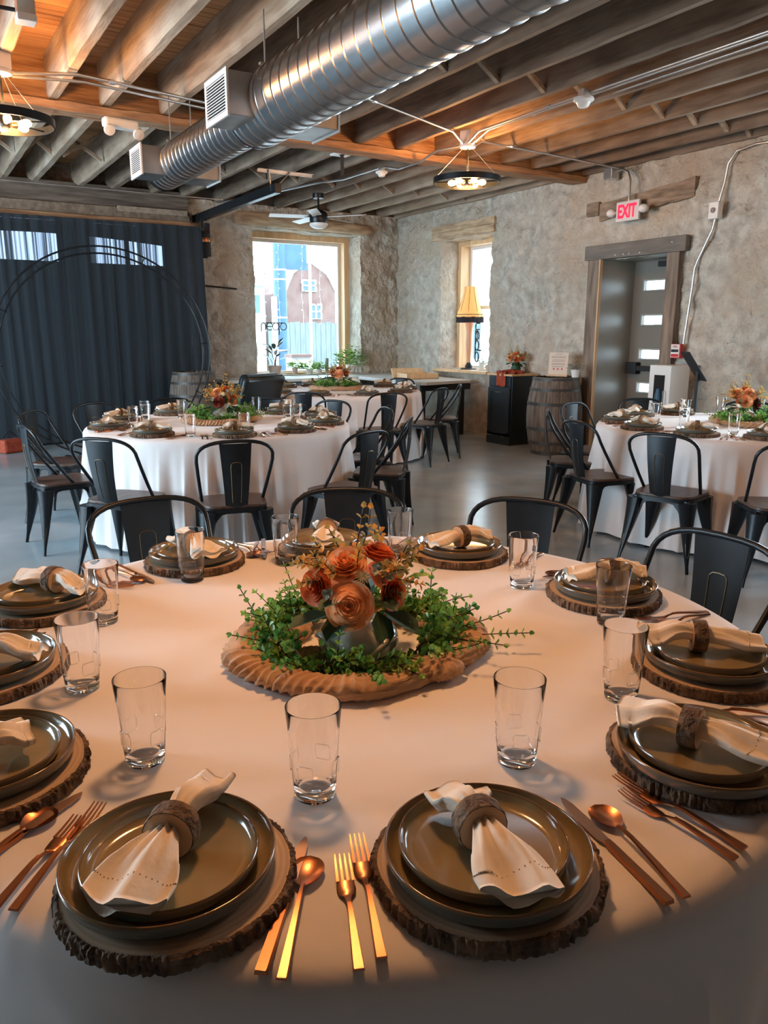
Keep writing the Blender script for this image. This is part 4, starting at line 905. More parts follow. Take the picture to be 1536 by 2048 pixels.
# ================================================================== TABLES AND CLOTHS
def cloth(c, Rr, seed, nf, amp, label, flare=.09):
    x, y = c; n = 720; rows = []
    r_ = random.Random(seed); ph = [r_.random()*6.3 for _ in range(6)]
    vs = [(0, 0, 0)]; rings = [.15, .4, .65, .85, .95, .985, 1.0]
    for q in rings:
        z = 0 if q < .98 else (-.003 if q < 1 else -.012)
        for k in range(n): a = 2*pi*k/n; vs.append((q*Rr*cos(a), q*Rr*sin(a), z))
    zs = [.03, .06, .11, .18, .28, .4, .52, .64, .755]
    for z in zs:
        t = z/.755; A = amp*sm(t*1.3)
        for k in range(n):
            a = 2*pi*k/n; w_ = a+.10*sin(3*a+ph[0])+.05*sin(7*a+ph[1])
            f = (1-abs(sin(.5*(nf*w_+ph[2]+.25*sin(t*2))))**.8)*2.2-1+.25*sin(2*nf*w_+ph[3]); f *= .75+.5*sin(5*a+ph[4])
            q = Rr+.010+flare*t*.5+A*(f+.35)*(.8+.3*nz(cos(a)*3, sin(a)*3, seed)); vs.append((q*cos(a), q*sin(a), -z))
    fs = [(0, 1+k, 1+(k+1) % n) for k in range(n)]; N = len(rings)+len(zs)
    for i in range(N-1):
        for k in range(n): fs.append((1+i*n+k, 1+(i+1)*n+k, 1+(i+1)*n+(k+1) % n, 1+i*n+(k+1) % n))
    o = part('tablecloth', MB().add(vs, fs), m_cloth, smooth=180, loc=(x, y, TZ)); tag(o, label, 'tablecloth'); return o
for i, (x, y, Rr, nm) in T.items():
    t = thing('round_table', 'round banquet table hidden under the white cloth of '+nm, 'table', (x, y, 0))
    part('tabletop', MB().lathe([(.001, .742), (Rr-.012, .742), (Rr-.006, .75), (Rr-.006, .765), (.001, .768)], 64), m_siding, t)
    for k in range(4): a = pi/4+k*pi/2; part('leg', MB().tube([(.5*cos(a), .5*sin(a), 0), (.42*cos(a), .42*sin(a), .742)], .014, 8), m_galvd, t)
cloth(T[1][:2], .93, 1, 16, .035, 'white floor-length cloth on the nearest round table', .05)
cloth(T[2][:2], T[2][2], 2, 40, .033, 'white floor-length cloth on the left middle round table')
cloth(T[3][:2], T[3][2], 3, 44, .030, 'white floor-length cloth on the far round table by the window')
cloth(T[4][:2], T[4][2], 4, 30, .044, 'white floor-length cloth on the right-hand round table', .14)

# ================================================================== CHAIRS
def make_chair(label):
    t = thing('metal_chair', label, 'chair', (0, 0, 0), 0, 'black metal chairs')      # faces +Y, seat centre at origin
    sw, sd_ = .195, .18
    out = []
    for k in range(40):
        a = 2*pi*k/40; ca, sa = cos(a), sin(a); p = .42
        x = sw*abs(ca)**p*(1 if ca > 0 else -1); y = sd_*abs(sa)**p*(1 if sa > 0 else -1); x *= 1+.08*(y/sd_); out.append((x, y))
    part('seat', MB().prism(out, .447, .465), m_seat, t, bevel=.004)
    rim = [(x*1.02, y*1.02) for x, y in out]; fr = MB().prism(rim, .425, .447)
    # aprons arched between the legs
    for (ax, ay, bx, by) in ((-.17, .165, .17, .165), (-.17, -.165, .17, -.165), (-.175, -.165, -.175, .165), (.175, -.165, .175, .165)):
        vs = []; n = 12
        for i in range(n+1):
            u = i/n; x, y = ax+(bx-ax)*u, ay+(by-ay)*u; e = abs(2*u-1); zb = .415-.20*max(0, (e-.40)/.60)**2.0; o_ = 1+.06*(.44-zb)/.1
            vs += [(x, y, .44), (x*o_, y*o_, zb)]
        fr.add(vs, [(2*i, 2*i+2, 2*i+3, 2*i+1) for i in range(n)])
    part('seat_frame', fr, m_black, t, smooth=40)
    for sx in (-1, 1):
        for sy in (-1, 1):
            mb = MB(); vs = []; n = 9
            for i in range(n+1):
                u = i/n; z = .43*(1-u); wd = .078*(1-min(1, u/.9))**1.05+.0175; cx_, cy_ = sx*(.172+.055*u**1.3), sy*(.162+.06*u**1.3)
                for k in range(8):
                    a = 2*pi*k/8+pi/8; q = wd*.75
                    px_ = q*cos(a)*1.1; py_ = q*sin(a)*1.1
                    if px_*sx < 0: px_ *= .45
                    if py_*sy < 0: py_ *= .45
                    vs.append((cx_+px_-sx*wd*.3, cy_+py_-sy*wd*.3, z))
            mb.add(vs, [(i*8+k, i*8+(k+1) % 8, (i+1)*8+(k+1) % 8, (i+1)*8+k) for i in range(n) for k in range(8)]+[tuple(n*8+k for k in range(8)), tuple(7-k for k in range(8))])
            L = part('leg', mb, m_black, t, smooth=50)
            if sy < 0:
                pts = []
                for i in range(20):
                    a = 2*pi*i/20; zz = .20+.10*sin(a); u = 1-zz/.43; cx_, cy_ = sx*(.172+.055*u**1.3), sy*(.162+.06*u**1.3); wd = (.078*(1-min(1, u/.9))**1.05+.0175)*.62
                    pts.append((cx_+sx*wd*.35+.010*cos(a)*sy*sx*-1, cy_+sy*wd*.35+.010*cos(a), zz))
                part('embossed_slot', MB().tube(pts, .0018, 4, True), m_worn, L)
    # back hoop
    P = [(-.183, .02, .46), (-.197, -.055, .56), (-.210, -.125, .66), (-.218, -.170, .73)]
    top = []
    for i in range(1, 16):
        a = pi*i/16; c_ = cos(a); s_ = sin(a)
        top.append((-.220*abs(c_)**.72*(1 if c_ > 0 else -1), -.175-.048*s_**.8, .735+.113*s_**.72))
    P2 = P+top+[(-p[0], p[1], p[2]) for p in reversed(P)]
    part('back_hoop', MB().tube(P2, .0105, 8), m_black, t, smooth=180)
    for sx in (-1, 1): part('hoop_collar', MB().tube([(sx*.183, .02, .455), (sx*.183, .02, .425)], .015, 8), m_black, t)
    def sp_(u, v, o_=0):
        z = .435+.40*v; wd = .062+.030*v; y = -.165-.058*v**.85-.012*sin(pi*v); x = (u-.5)*2*wd
        return (x, y+.010*(1-(2*u-1)**2)*-1+o_, z)
    mb = MB().grid(lambda u, v: sp_(u, v), 8, 12).grid(lambda u, v: sp_(1-u, v, .003), 8, 12)
    s_ = part('splat', mb, m_black, t, smooth=60)
    def rib(o_):
        pts = [sp_(u, v, o_) for u, v in ((.32, .12), (.31, .3), (.31, .5), (.31, .64), (.32, .70), (.38, .725), (.5, .73), (.62, .725), (.68, .70), (.69, .64), (.69, .5), (.69, .3), (.68, .12))]
        return MB().tube(pts, .0022, 5)
    mb = rib(-.001); mb2 = rib(.004); mb.add(mb2.v, mb2.f); part('embossed_rib', mb, m_worn, s_)
    return t
chairs = [
 # (back-top x, y, table, label)
 (.70, 2.84, 1, 'black metal chair behind the nearest table, leftmost of its four'),
 (1.43, 2.62, 1, 'black metal chair behind the nearest table, directly beyond the bouquet'),
 (1.92, 2.08, 1, 'black metal chair behind the nearest table, third from the left'),
 (2.07, 1.38, 1, 'black metal chair at the right edge behind the nearest table'),
 (.92, 4.66, 2, 'black metal chair at left middle table, front left with its back to the viewer'),
 (1.545, 4.156, 2, 'black metal chair at left middle table, front centre, back to the viewer'),
 (2.42, 4.13, 2, 'black metal chair at left middle table, front right beyond the near chair'),
 (3.07, 4.64, 2, 'black metal chair at right of left middle table, seen nearly edge on'),
 (3.33, 5.37, 2, 'black metal chair right of the left middle table showing its embossed splat'),
 (3.29, 6.22, 2, 'black metal chair at right rear of left middle table behind the napkins'),
 (2.905, 6.77, 2, 'black metal chair behind the left middle table beside the leather armchair'),
 (2.07, 7.2, 2, 'dim black metal chair behind the left middle table before the curtain'),
 (1.37, 7.08, 2, 'black metal chair at rear left of left middle table, top hoop showing'),
 (.81, 6.6, 2, 'black metal chair far left, rear one of the pair'),
 (.63, 5.61, 2, 'black metal chair at the far left edge, front one of the pair'),
 (3.46, 7.23, 3, 'black metal chair at the far table, front left, back to the viewer'),
 (4.19, 6.72, 3, 'black metal chair at the far table, front centre, back to the viewer'),
 (5.03, 6.98, 3, 'black metal chair right of the far table, nearer of the angled pair'),
 (5.60, 7.38, 3, 'black metal chair right of the far table, further of the angled pair'),
 (4.18, 9.66, 3, 'black metal chair behind the far table, left one below the window'),
 (5.06, 9.52, 3, 'black metal chair behind the far table hidden by its bouquet'),
 (5.70, 8.80, 3, 'black metal chair at the right rear of the far table near the tray'),
 (4.34, 4.57, 4, 'black metal chair left of the right-hand table, seen side on by the barrel'),
 (5.0, 4.95, 4, 'black metal chair at right-hand table, pale splat facing the viewer by barrel'),
 (3.95, 3.86, 4, 'black metal chair left of the right-hand table, nearest of the three there'),
 (3.90, 3.09, 4, 'black metal chair at the front of the right-hand table, back to the viewer'),
 (4.2, 2.42, 4, 'black metal chair at the right edge before the right-hand table'),
 (5.85, 4.94, 4, 'black metal chair behind the right-hand table in front of the door'),
 (6.45, 4.2, 4, 'black metal chair behind the right-hand table beyond its bouquet'),
]
ch0 = make_chair(chairs[0][3])
for i, (bx, by, ti, lab) in enumerate(chairs):
    tx, ty = T[ti][0], T[ti][1]; d = Vector((tx-bx, ty-by)).normalized(); px_, py_ = bx+d.x*.22, by+d.y*.22
    rz = atan2(d.y, d.x)-pi/2+rnd.uniform(-.08, .08)
    if i == 0: ch0.location = (px_, py_, 0); ch0.rotation_euler = (0, 0, rz)
    else: dup(ch0, (px_, py_, 0), rz, lab)

# ================================================================== PLACE SETTINGS
def charger_meshes(seed):
    n = 240; A = [2*pi*k/n for k in range(n)]; pr = [.1445*(1+.03*nz(cos(a)*1.5, sin(a)*1.5, seed)+.006*nz(cos(a)*9, sin(a)*9, seed)) for a in A]
    top = MB().add([(0, 0, .0225)]+[(.5*p*cos(a), .5*p*sin(a), .0225) for p, a in zip(pr, A)]+[((p-.004)*cos(a), (p-.004)*sin(a), .022) for p, a in zip(pr, A)],
                   [(0, 1+k, 1+(k+1) % n) for k in range(n)]+[(1+k, 1+n+k, 1+n+(k+1) % n, 1+(k+1) % n) for k in range(n)])
    vs = []; rows = [(-.005, .0224), (-.0005, .0232), (.0025, .0215), (.0035, .017), (.0030, .012), (.0038, .007), (.0025, .002), (-.004, 0), (-.03, 0)]
    for j, (o_, z) in enumerate(rows):
        for k in range(n):
            a = A[k]; groove = 1-abs(nz(cos(a)*17, sin(a)*17, seed+j*.07))*4; groove = max(0, groove)
            g = (-.0045*groove+.0030*nz(cos(a)*34, sin(a)*34, j*.45+seed)) if 1 <= j < 7 else 0; q = pr[k]+o_+g; vs.append((q*cos(a), q*sin(a), z+(.0012*nz(k*.8, 0, seed) if j < 3 else 0)))
    bark = MB().add(vs, [(j*n+k, (j+1)*n+k, (j+1)*n+(k+1) % n, j*n+(k+1) % n) for j in range(len(rows)-1) for k in range(n)])
    return top.mesh('slice_face', m_slice, None), bark.mesh('bark_edge', m_bark, None)
CH = [charger_meshes(s_) for s_ in (1.3, 4.7, 9.1)]
def plate_meshes(r_, h):
    top = MB().lathe([(.0005, .006), (r_*.80, .006), (r_*.88, .0075), (r_*.94, .013), (r_*.968, h-.003)], 72)
    rim = MB().lathe([(r_*.966, h-.004), (r_*.975, h-.0006), (r_*.985, h), (r_*.997, h-.001), (r_, h-.004)], 72)
    und = MB().lathe([(r_, h-.004), (r_*.975, .010), (r_*.93, .004), (r_*.80, .001), (r_*.62, .0), (.0005, .0)], 72)
    return top.mesh('well', m_plate, 60), rim.mesh('rim', m_rim, 60), und.mesh('underside', m_plate2, 60)
PD = plate_meshes(.131, .027); PS = plate_meshes(.108, .024)
def napkin_mesh(seed, La, Lb, Wa, Wb):
    r_ = random.Random(seed); ph = [r_.random()*6.3 for _ in range(8)]; nu, nv = 46, 40
    def f(u, v):
        x = -Lb+(La+Lb)*u; L = La if x > 0 else Lb; W = Wa if x > 0 else Wb; t = abs(x)/L; s = sm(min(1, t*1.15))
        if t < .06: s = 0
        wd = .0125+(W-.0125)*s**.75; th = .0135*(1-s)+(.0085+.010*(1-t))*s
        zc = .034*(1-sm(t*1.0))+(.030 if x > 0 else .034)*sm(t)+.012*sin(pi*min(1, t*1.4))*(1 if x < 0 else .3)
        a = 2*pi*v; yy = cos(a); ple = sin(yy*5.2+ph[0]+(0 if x > 0 else 2))*.0065*s+(1-abs(sin(yy*6+ph[1]+x*8)))*.009*(1-.75*t)*(t > .05)-.003
        skew = .012*sin(ph[2])*t*(1 if x > 0 else -1)
        end = .010*(yy**2)*s*(-1 if x > 0 else 1)+.008*sin(ph[3]+yy*2)*s*(1 if t > .8 else 0)
        zz = zc+th*sin(a)*abs(sin(a))**-.2 if abs(sin(a)) > .02 else zc
        return (x+end*(t > .5)*t, wd*yy+skew, max(.0035 if t < .9 else .003, zz+ple))
    mb = MB().grid(f, nu, nv)
    W_ = nv+1; mb.f += [tuple(range(nv, -1, -1)), tuple(nu*W_+k for k in range(nv+1))]; mb.m += [0, 0]
    st = MB(); xh = La-.028
    for i in range(22):
        v = .5*(i+.5)/22; x, y, z = f((xh+Lb)/(La+Lb), v); 
        if sin(2*pi*v) > 0: st.box((x, y, z+.0003), (.0015, .0012, .0008))
    return mb.mesh('folded_cloth', m_napkin, 180), st.mesh('hemstitch', m_stitch, None)
NP = [napkin_mesh(1, .125, .125, .050, .034), napkin_mesh(2, .130, .082, .050, .044), napkin_mesh(3, .125, .115, .044, .042), napkin_mesh(5, .115, .10, .050, .042)]
def ring_meshes():
    n = 40; Ro, Ri, h = .0325, .0135, .014
    def rad(a): return Ro*(1+.03*nz(cos(a)*3, sin(a)*3, 1))
    o_ = []; e_ = []
    rows = [(0, -h), (.0012, -h*.7), (.0005, 0), (.0012, h*.7), (0, h)]
    for d, x in rows:
        for k in range(n): a = 2*pi*k/n; q = rad(a)+d+.0012*nz(k*1.1, x*300, 2); o_.append((x, q*cos(a), q*sin(a)+.0335))
    bark = MB().add(o_, [(j*n+k, j*n+(k+1) % n, (j+1)*n+(k+1) % n, (j+1)*n+k) for j in range(4) for k in range(n)])
    e = MB()
    for x, fl_ in ((-h, 1), (h, -1)):
        e.add([(x, Ri*cos(2*pi*k/n), Ri*sin(2*pi*k/n)+.0335) for k in range(n)]+[(x, (rad(2*pi*k/n)-.001)*cos(2*pi*k/n), (rad(2*pi*k/n)-.001)*sin(2*pi*k/n)+.0335) for k in range(n)], [(k, (k+1) % n, n+(k+1) % n, n+k) for k in range(n)])
    e.add([(x, Ri*cos(2*pi*k/n), Ri*sin(2*pi*k/n)+.0335) for x in (-h, h) for k in range(n)], [(k, n+k, n+(k+1) % n, (k+1) % n) for k in range(n)])
    return bark.mesh('bark_band', m_bark2, 60), e.mesh('cut_face', m_ringend, 40)
m_bark2 = mat('ring_bark', (.085, .05, .03), .85, c2=(.22, .14, .085), scale=40, bump=1, bscale=60, stretch=(1, 1, 1))
RG = ring_meshes()
def glass_mesh():
    pr = [(.0005, 0), (.027, 0), (.0305, .002), (.0312, .006), (.0330, .03), (.0355, .07), (.0385, .11), (.0415, .143), (.0413, .1455), (.0403, .1455), (.0396, .143), (.0363, .11), (.0333, .07), (.0305, .03), (.0290, .018), (.0240, .0145), (.0005, .0135)]
    return MB().lathe(pr, 48).mesh('tumbler_body', m_glass, 60)
GL = glass_mesh()
gm = MB()
for k in range(4):
    a0 = k*pi/2; pts = []
    for (da, z) in [(.34*cx2, .052+.012*cz2) for cx2, cz2 in ((-1, -.7), (-.85, -1), (.85, -1), (1, -.7), (1, .7), (.85, 1), (-.85, 1), (-1, .7))]:
        q = .0335+.055*z*.55+.0009; pts.append((q*cos(a0+da), q*sin(a0+da), z))
    gm.tube(pts, .0008, 5, True)
GM = gm.mesh('pressed_mark', m_glass, 180)
# cutlery meshes: along +X from tip (0) to handle end (L); lying on z=0
def strip(sec, th):  # sec: list (x, halfwidth, z)
    vs = []
    for (x, w_, z) in sec: vs += [(x, -w_, z), (x, w_, z), (x, w_*.8, z+th), (x, -w_*.8, z+th)]
    n = len(sec); return MB().add(vs, [(i*4+k, i*4+(k+1) % 4, (i+1)*4+(k+1) % 4, (i+1)*4+k) for i in range(n-1) for k in range(4)]+[(3, 2, 1, 0), tuple((n-1)*4+k for k in range(4))])
def fork_meshes(L):
    h = MB(); k_ = L/.20
    hd_ = strip([(.048*k_, .0105, .0035), (.060*k_, .0122, .0010), (.072*k_, .0105, .0010), (.080*k_, .0045, .003), (.088*k_, .0030, .006), (.10*k_, .0030, .0085)], .0017)
    for i in range(4):
        y = (i-1.5)*.0066; vs = []
        for (x, z, w_) in ((.0, .0095, .0006), (.012*k_, .0070, .0012), (.03*k_, .0048, .0015), (.049*k_, .0036, .0018)): vs += [(x, y*(.93+.07*x/.05)-w_, z), (x, y*(.93+.07*x/.05)+w_, z), (x, y*(.93+.07*x/.05)+w_, z+.0016), (x, y*(.93+.07*x/.05)-w_, z+.0016)]
        hd_.add(vs, [(a*4+b, a*4+(b+1) % 4, (a+1)*4+(b+1) % 4, (a+1)*4+b) for a in range(3) for b in range(4)]+[(3, 2, 1, 0)])
    hn = strip([(.098*k_, .0028, .0083), (.115*k_, .0036, .0085), (.14*k_, .0046, .006), (.17*k_, .0058, .003), (L-.002, .0068, .0005), (L, .0066, .0005)], .0035)
    return hd_.mesh('tines', m_copper, 50), hn.mesh('handle', m_copper, 50)
def spoon_meshes(L):
    def f(u, v):
        t = u; x = .058*t; w_ = .0215*(sin(pi*t**.8)**.62 if 0 < t < 1 else 0)+.0008; yy = (v-.5)*2
        return (x, w_*yy, .0075-.0065*(1-yy*yy)*sin(pi*min(1, t*1.02))**.8+.001*t)
    b = MB().grid(f, 16, 10).grid(lambda u, v: tuple(Vector(f(u, 1-v))-Vector((0, 0, .0009))), 16, 10)
    hn = strip([(.054, .0022, .0075), (.065, .0026, .009), (.085, .0030, .0095), (.12, .0042, .007), (.16, .0056, .003), (L-.002, .0064, .0005), (L, .006, .0005)], .0034)
    return b.mesh('bowl', m_copper, 180), hn.mesh('handle', m_copper, 50)
def knife_meshes(L):
    out = [(0, -.002), (.012, -.0065), (.035, -.0098), (.07, -.0105), (.100, -.0095), (.108, -.0055), (.112, -.004), (.112, .005), (.06, .0065), (.02, .0055), (.005, .002)]
    b = MB().prism(out, .0035, .0052)
    hn = strip([(.108, .0045, .0015), (.118, .0062, .0008), (.15, .0066, .0005), (L-.002, .0078, .0004), (L, .0072, .0004)], .0062)
    return b.mesh('blade', m_copblade, None), hn.mesh('handle', m_copper, 50)
FK, FS, SP, KN = fork_meshes(.208), fork_meshes(.182), spoon_meshes(.193), knife_meshes(.230)
protos = {}
def place(kind, names, meshes, label, cat, loc, rz, group, mats=None):
    t = thing(kind, label, cat, loc, rz, group)
    for n_, me in zip(names, meshes): part(n_, me, None, t, kind='stuff' if n_ in ('hemstitch', 'pressed_mark') else None)
    return t
def cutlery(kind, A, B, where, ti, tiltz=0):
    d = (B[0]-A[0], B[1]-A[1]); rz = atan2(d[1], d[0]); loc = (A[0], A[1], TZ+.0015)
    nm = {'knife': ('table_knife', ('blade', 'handle'), KN, 'copper knife'), 'spoon': ('table_spoon', ('bowl', 'handle'), SP, 'copper spoon'),
          'dfork': ('dinner_fork', ('tines', 'handle'), FK, 'longer copper fork'), 'sfork': ('salad_fork', ('tines', 'handle'), FS, 'shorter copper fork')}[kind]
    return place(nm[0], nm[1], nm[2], nm[3]+' '+where, nm[0].split('_')[1], loc, rz, nm[3]+'s on '+T[ti][3])
def caustics():
    for o in bpy.data.objects:
        if o.name.startswith('tumbler_body'): o.cycles.is_caustics_caster = True
        if o.name.startswith('tablecloth') or o.name.startswith(('well', 'underside')): o.cycles.is_caustics_receiver = True
        if o.type == 'LIGHT' and o.name.startswith('bulb_light'): o.data.cycles.is_caustics_light = True
def setting(ti, ang, phr, r=None, nap=0, nrot=None, ring=None, exact=None, cut=True, napkin=True, pos=None, coff=(0, 0)):
    tx, ty, Rr, tn = T[ti]; a = R(ang); r = r or Rr-.165; x, y = (tx+r*cos(a), ty+r*sin(a)) if pos is None else pos
    if pos is not None: a = atan2(y-ty, x-tx)
    w_ = 'at '+phr; s = rnd.random()*6.28; z = TZ
    ch = CH[rnd.randrange(3)]
    place('wood_charger', ('slice_face', 'bark_edge'), ch, 'live-edge wood slice charger '+w_, 'charger', (x+coff[0], y+coff[1], z), s, 'wood chargers on '+tn)
    jx_, jy_ = rnd.uniform(-.004, .004), rnd.uniform(-.004, .004)
    place('dinner_plate', ('well', 'rim', 'underside'), PD, 'larger lower olive plate '+w_, 'plate', (x+jx_, y+jy_, z+.0232), s, 'dinner plates on '+tn)
    place('salad_plate', ('well', 'rim', 'underside'), PS, 'smaller upper olive plate '+w_, 'plate', (x+jx_*1.5, y-jy_*1.5, z+.0297), s, 'salad plates on '+tn)
    if napkin:
        nr = a+pi/2*0 if nrot is None else R(nrot)
        rx, ry = ring or (x, y)
        m_ = NP[nap]
        place('napkin', ('folded_cloth', 'hemstitch'), m_, 'cream napkin in wood ring '+w_, 'napkin', (rx, ry, z+.0365), nr, 'napkins on '+tn)
        place('napkin_ring', ('bark_band', 'cut_face'), RG, 'bark-edged napkin ring '+w_, 'napkin ring', (rx, ry, z+.0365), nr, 'napkin rings on '+tn)
    if cut:
        # seated guest looks to the centre: forks on the left hand, knife and spoon on the right
        ux, uy = -sin(a), cos(a)   # counter-clockwise tangent = guest's right
        def pt(tan, rad): return (tx+rad*cos(a)+tan*ux, ty+rad*sin(a)+tan*uy)
        if exact is None:
            for kind, tg, r0_, L in (('knife', .185, r-.11, .23), ('spoon', .212, r-.09, .19), ('dfork', -.185, r-.10, .21), ('sfork', -.215, r-.08, .18)):
                j = rnd.uniform(-.012, .012); cutlery(kind, pt(tg+j, r0_), pt(tg-j, r0_+L), w_, ti)
        else:
            for kind, (A, B) in exact.items(): cutlery(kind, A, B, w_, ti)
N1 = 'nearest table'
setting(1, 0, 'front left place, '+N1, pos=(.212, .851), coff=(.006, -.003), nap=0, nrot=-128, ring=(.219, .862),
        exact=dict(knife=((.394, .841), (.250, .660)), spoon=((.379, .800), (.268, .644)), dfork=((.170, 1.062), (.034, .902)), sfork=((.138, 1.045), (.012, .914))))
setting(1, 0, 'front centre place, '+N1, pos=(.562, .662), nap=1, nrot=-106, ring=(.556, .672),
        exact=dict(knife=((.756, .726), (.714, .501)), spoon=((.781, .685), (.742, .499)), dfork=((.451, .804), (.369, .600)), sfork=((.414, .778), (.342, .605))))
setting(1, 0, 'front right place, '+N1, pos=(1.0, .675), coff=(.026, .012), nap=2, nrot=-68, ring=(.995, .690),
        exact=dict(knife=((1.145, .80), (1.222, .585)), spoon=((1.17, .775), (1.25, .60)), dfork=((.866, .722), (.886, .510)), sfork=((.843, .690), (.857, .505))))
setting(1, 0, 'right-hand place, '+N1, pos=(1.33, .90), nap=2, nrot=-42, ring=(1.327, .925))
setting(1, 0, 'right rear place, '+N1, pos=(1.49, 1.33), nap=3, nrot=-15+180, ring=(1.51, 1.335))
setting(1, 0, 'rear right place by third chair, '+N1, pos=(1.40, 1.83), nap=3, nrot=182, ring=(1.393, 1.815))
setting(1, 0, 'rear centre place, '+N1, pos=(1.06, 2.09), nap=1, nrot=-118, ring=(1.085, 2.11))
setting(1, 0, 'rear left place behind tumbler, '+N1, pos=(.68, 2.18), nap=3, nrot=-75, ring=(.664, 2.155))
setting(1, 0, 'left rear place, '+N1, pos=(.235, 2.01), nap=0, nrot=122, ring=(.262, 2.01))
setting(1, 0, 'left-hand place at frame edge, '+N1, pos=(.075, 1.64), nap=0, nrot=-31+180, ring=(.07, 1.62))
setting(1, 0, 'lower left place at frame edge, '+N1, pos=(.04, 1.235), nap=1, nrot=196, ring=(.03, 1.205),
        exact=dict(knife=((.155, 1.110), (-.035, .992)), spoon=((.110, 1.090), (-.045, .965))))
gl1 = [((.26, 1.16), 'upper left of the front left place'), ((.452, .932), 'between the two front places'), ((.772, .845), 'right of the front centre place'), ((1.09, .912), 'by the front right place'),
       ((1.365, 1.19), 'by the right rear place'), ((1.37, 1.51), 'left of the right rear place'), ((1.25, 1.94), 'right of the bouquet at the rear'), ((.91, 2.04), 'left of the rear centre place'), ((.62, 2.03), 'in front of the rear left place'), ((.34, 1.83), 'beside the left rear napkin'), ((.225, 1.485), 'nearest the left-hand place')]
k = 0
for p, lab in gl1:
    t = place('water_tumbler', ('tumbler_body', 'pressed_mark'), (GL, GM), 'clear pint tumbler on the nearest table, '+lab, 'glass', (p[0], p[1], TZ+.0005), k*.3+.4, 'tumblers on the nearest table'); k += 1
def ring_settings(ti, angs, short, nonap=()):
    # sides named as the viewer sees them, one name per place
    names = {10: ['far left', 'left rear', 'rear left', 'rear right', 'right rear', 'far right', 'right front', 'front right', 'front left', 'left front'],
             9: ['far left', 'left rear', 'rear left', 'rear centre', 'right rear', 'far right', 'front centre', 'front left', 'left front']}[len(angs)]
    base = math.degrees(atan2(CR.y, CR.x)); order = sorted(range(len(angs)), key=lambda i: (198-(angs[i]-base)) % 360)
    for rank, i in enumerate(order):
        ag = angs[i]; phr = names[rank]+' place, '+short
        setting(ti, ag, phr, nap=rnd.randrange(4), nrot=(ag+rnd.choice((0, 90, 70, 110)) if i % 3 else ag+90), napkin=i not in nonap, cut='front' in names[rank] or 'far' in names[rank])
def ordinal(i): return ['first', 'second', 'third', 'fourth', 'fifth', 'sixth', 'seventh', 'eighth', 'ninth', 'tenth', 'eleventh'][i]
def clockwise(angs): return sorted(angs, key=lambda a: -((a-(90+58.4)+3) % 360))
ring_settings(2, [175, 141, -143, -103, -70, -37, -7, 30, 62, 100], 'left middle table')
ring_settings(3, [150, 115, 85, 50, 15, -20, -57, -95, -133, -170], 'far table', nonap=(0, 1, 9, 8))
ring_settings(4, [66, 100, 134, 168, -160, -128, -95, 30, -5], 'right-hand table')
for ti, L in ((2, [(1.40, 5.80), (1.53, 5.95), (1.60, 6.24), (1.877, 6.175), (1.58, 5.03), (1.93, 4.95), (2.44, 5.36), (2.53, 5.38), (2.62, 5.75), (2.50, 6.12)]),
              (4, [(4.96, 4.02), (4.83, 3.66), (4.78, 3.22), (5.42, 4.10), (5.88, 4.10), (5.95, 3.8)])):
    tx, ty, Rr, tn = T[ti]; L = sorted(L, key=lambda p: Vector((*p, 0)).dot(CR))
    for i, p in enumerate(L):
        place('water_tumbler', ('tumbler_body',), (GL,), ('%s clear tumbler from the left on %s' % (ordinal(i), tn)), 'glass', (p[0], p[1], TZ+.0005), 0, 'tumblers on '+tn)

# ================================================================== OTHER FURNITURE
# items on cabinet and barrel
cv = thing('dark_flower_vase', 'dark vase with peach roses on the navy cabinet', 'vase', (6.93, 7.93, .925))
part('vase_body', MB().lathe([(.035, 0), (.06, .03), (.065, .07), (.045, .12), (.04, .15)], 24, capb=True), m_leafd, cv, smooth=60)
bq = bouquet('small peach rose bouquet in the dark vase on the cabinet', (6.93, 7.93, .955), 0, [(rose_p, (-.07, .03, .17), (-.5, .7, .5), 1.1), (rose_p, (.07, .03, .17), (.5, .7, .4), 1.1), (rose_r, (.0, .05, .15), (0, 1, .3), 1.0), (rose_p, (.0, .0, .22), (0, .5, 1), .9)], 1.05)
def clothf(u, v):
    a = 2*pi*u; q = .02+.12*v; return (q*1.3*cos(a)+.0, q*1.2*sin(a), .05*(1-v)**.6+.012*sin(9*a)*v+.004)
s = part('crumpled_cloth', MB().grid(clothf, 48, 10).grid(lambda u, v: (-.175+.015*sin(u*14)-.01, -.10+.2*u, .03-.19*v+.01*sin(u*20)), 24, 8).grid(lambda u, v: (-.19+.09*v, -.10+.2*u, .03+.012*sin(u*20)*v), 24, 5), m_redcloth, smooth=180, loc=(6.83, 7.90, .927))
tag(s, 'rust red crumpled cloth spilling over the navy cabinet top', 'cloth')
mn = thing('menu_sign', 'pale printed menu sheet on a small wood stand atop the barrel', 'sign', (6.80, 7.02, .93), R(-60))
part('wood_stand', MB().b2(-.13, .13, -.03, .03, 0, .022), m_pine, mn, bevel=.003)
pp = part('paper_sheet', MB().box((0, .02, .15), (.235, .004, .27), rot=Matrix.Rotation(R(-8), 3, 'X')), m_paper, mn)
for i, (w_, z) in enumerate(((.09, .265), (.17, .238), (.18, .222), (.15, .196), (.17, .18), (.16, .155), (.17, .14), (.15, .115))):
    part('print_line', MB().box((0, .0175+(z-.15)*.14-.0025, z), (w_, .0012, .005), rot=Matrix.Rotation(R(-8), 3, 'X')), m_ink, pp)
for xx in (-.05, 0, .05): part('print_mark', MB().box((xx, .0175-.0062-.0025, .088), (.02, .0012, .02), rot=Matrix.Rotation(R(-8), 3, 'X')), m_red, pp)
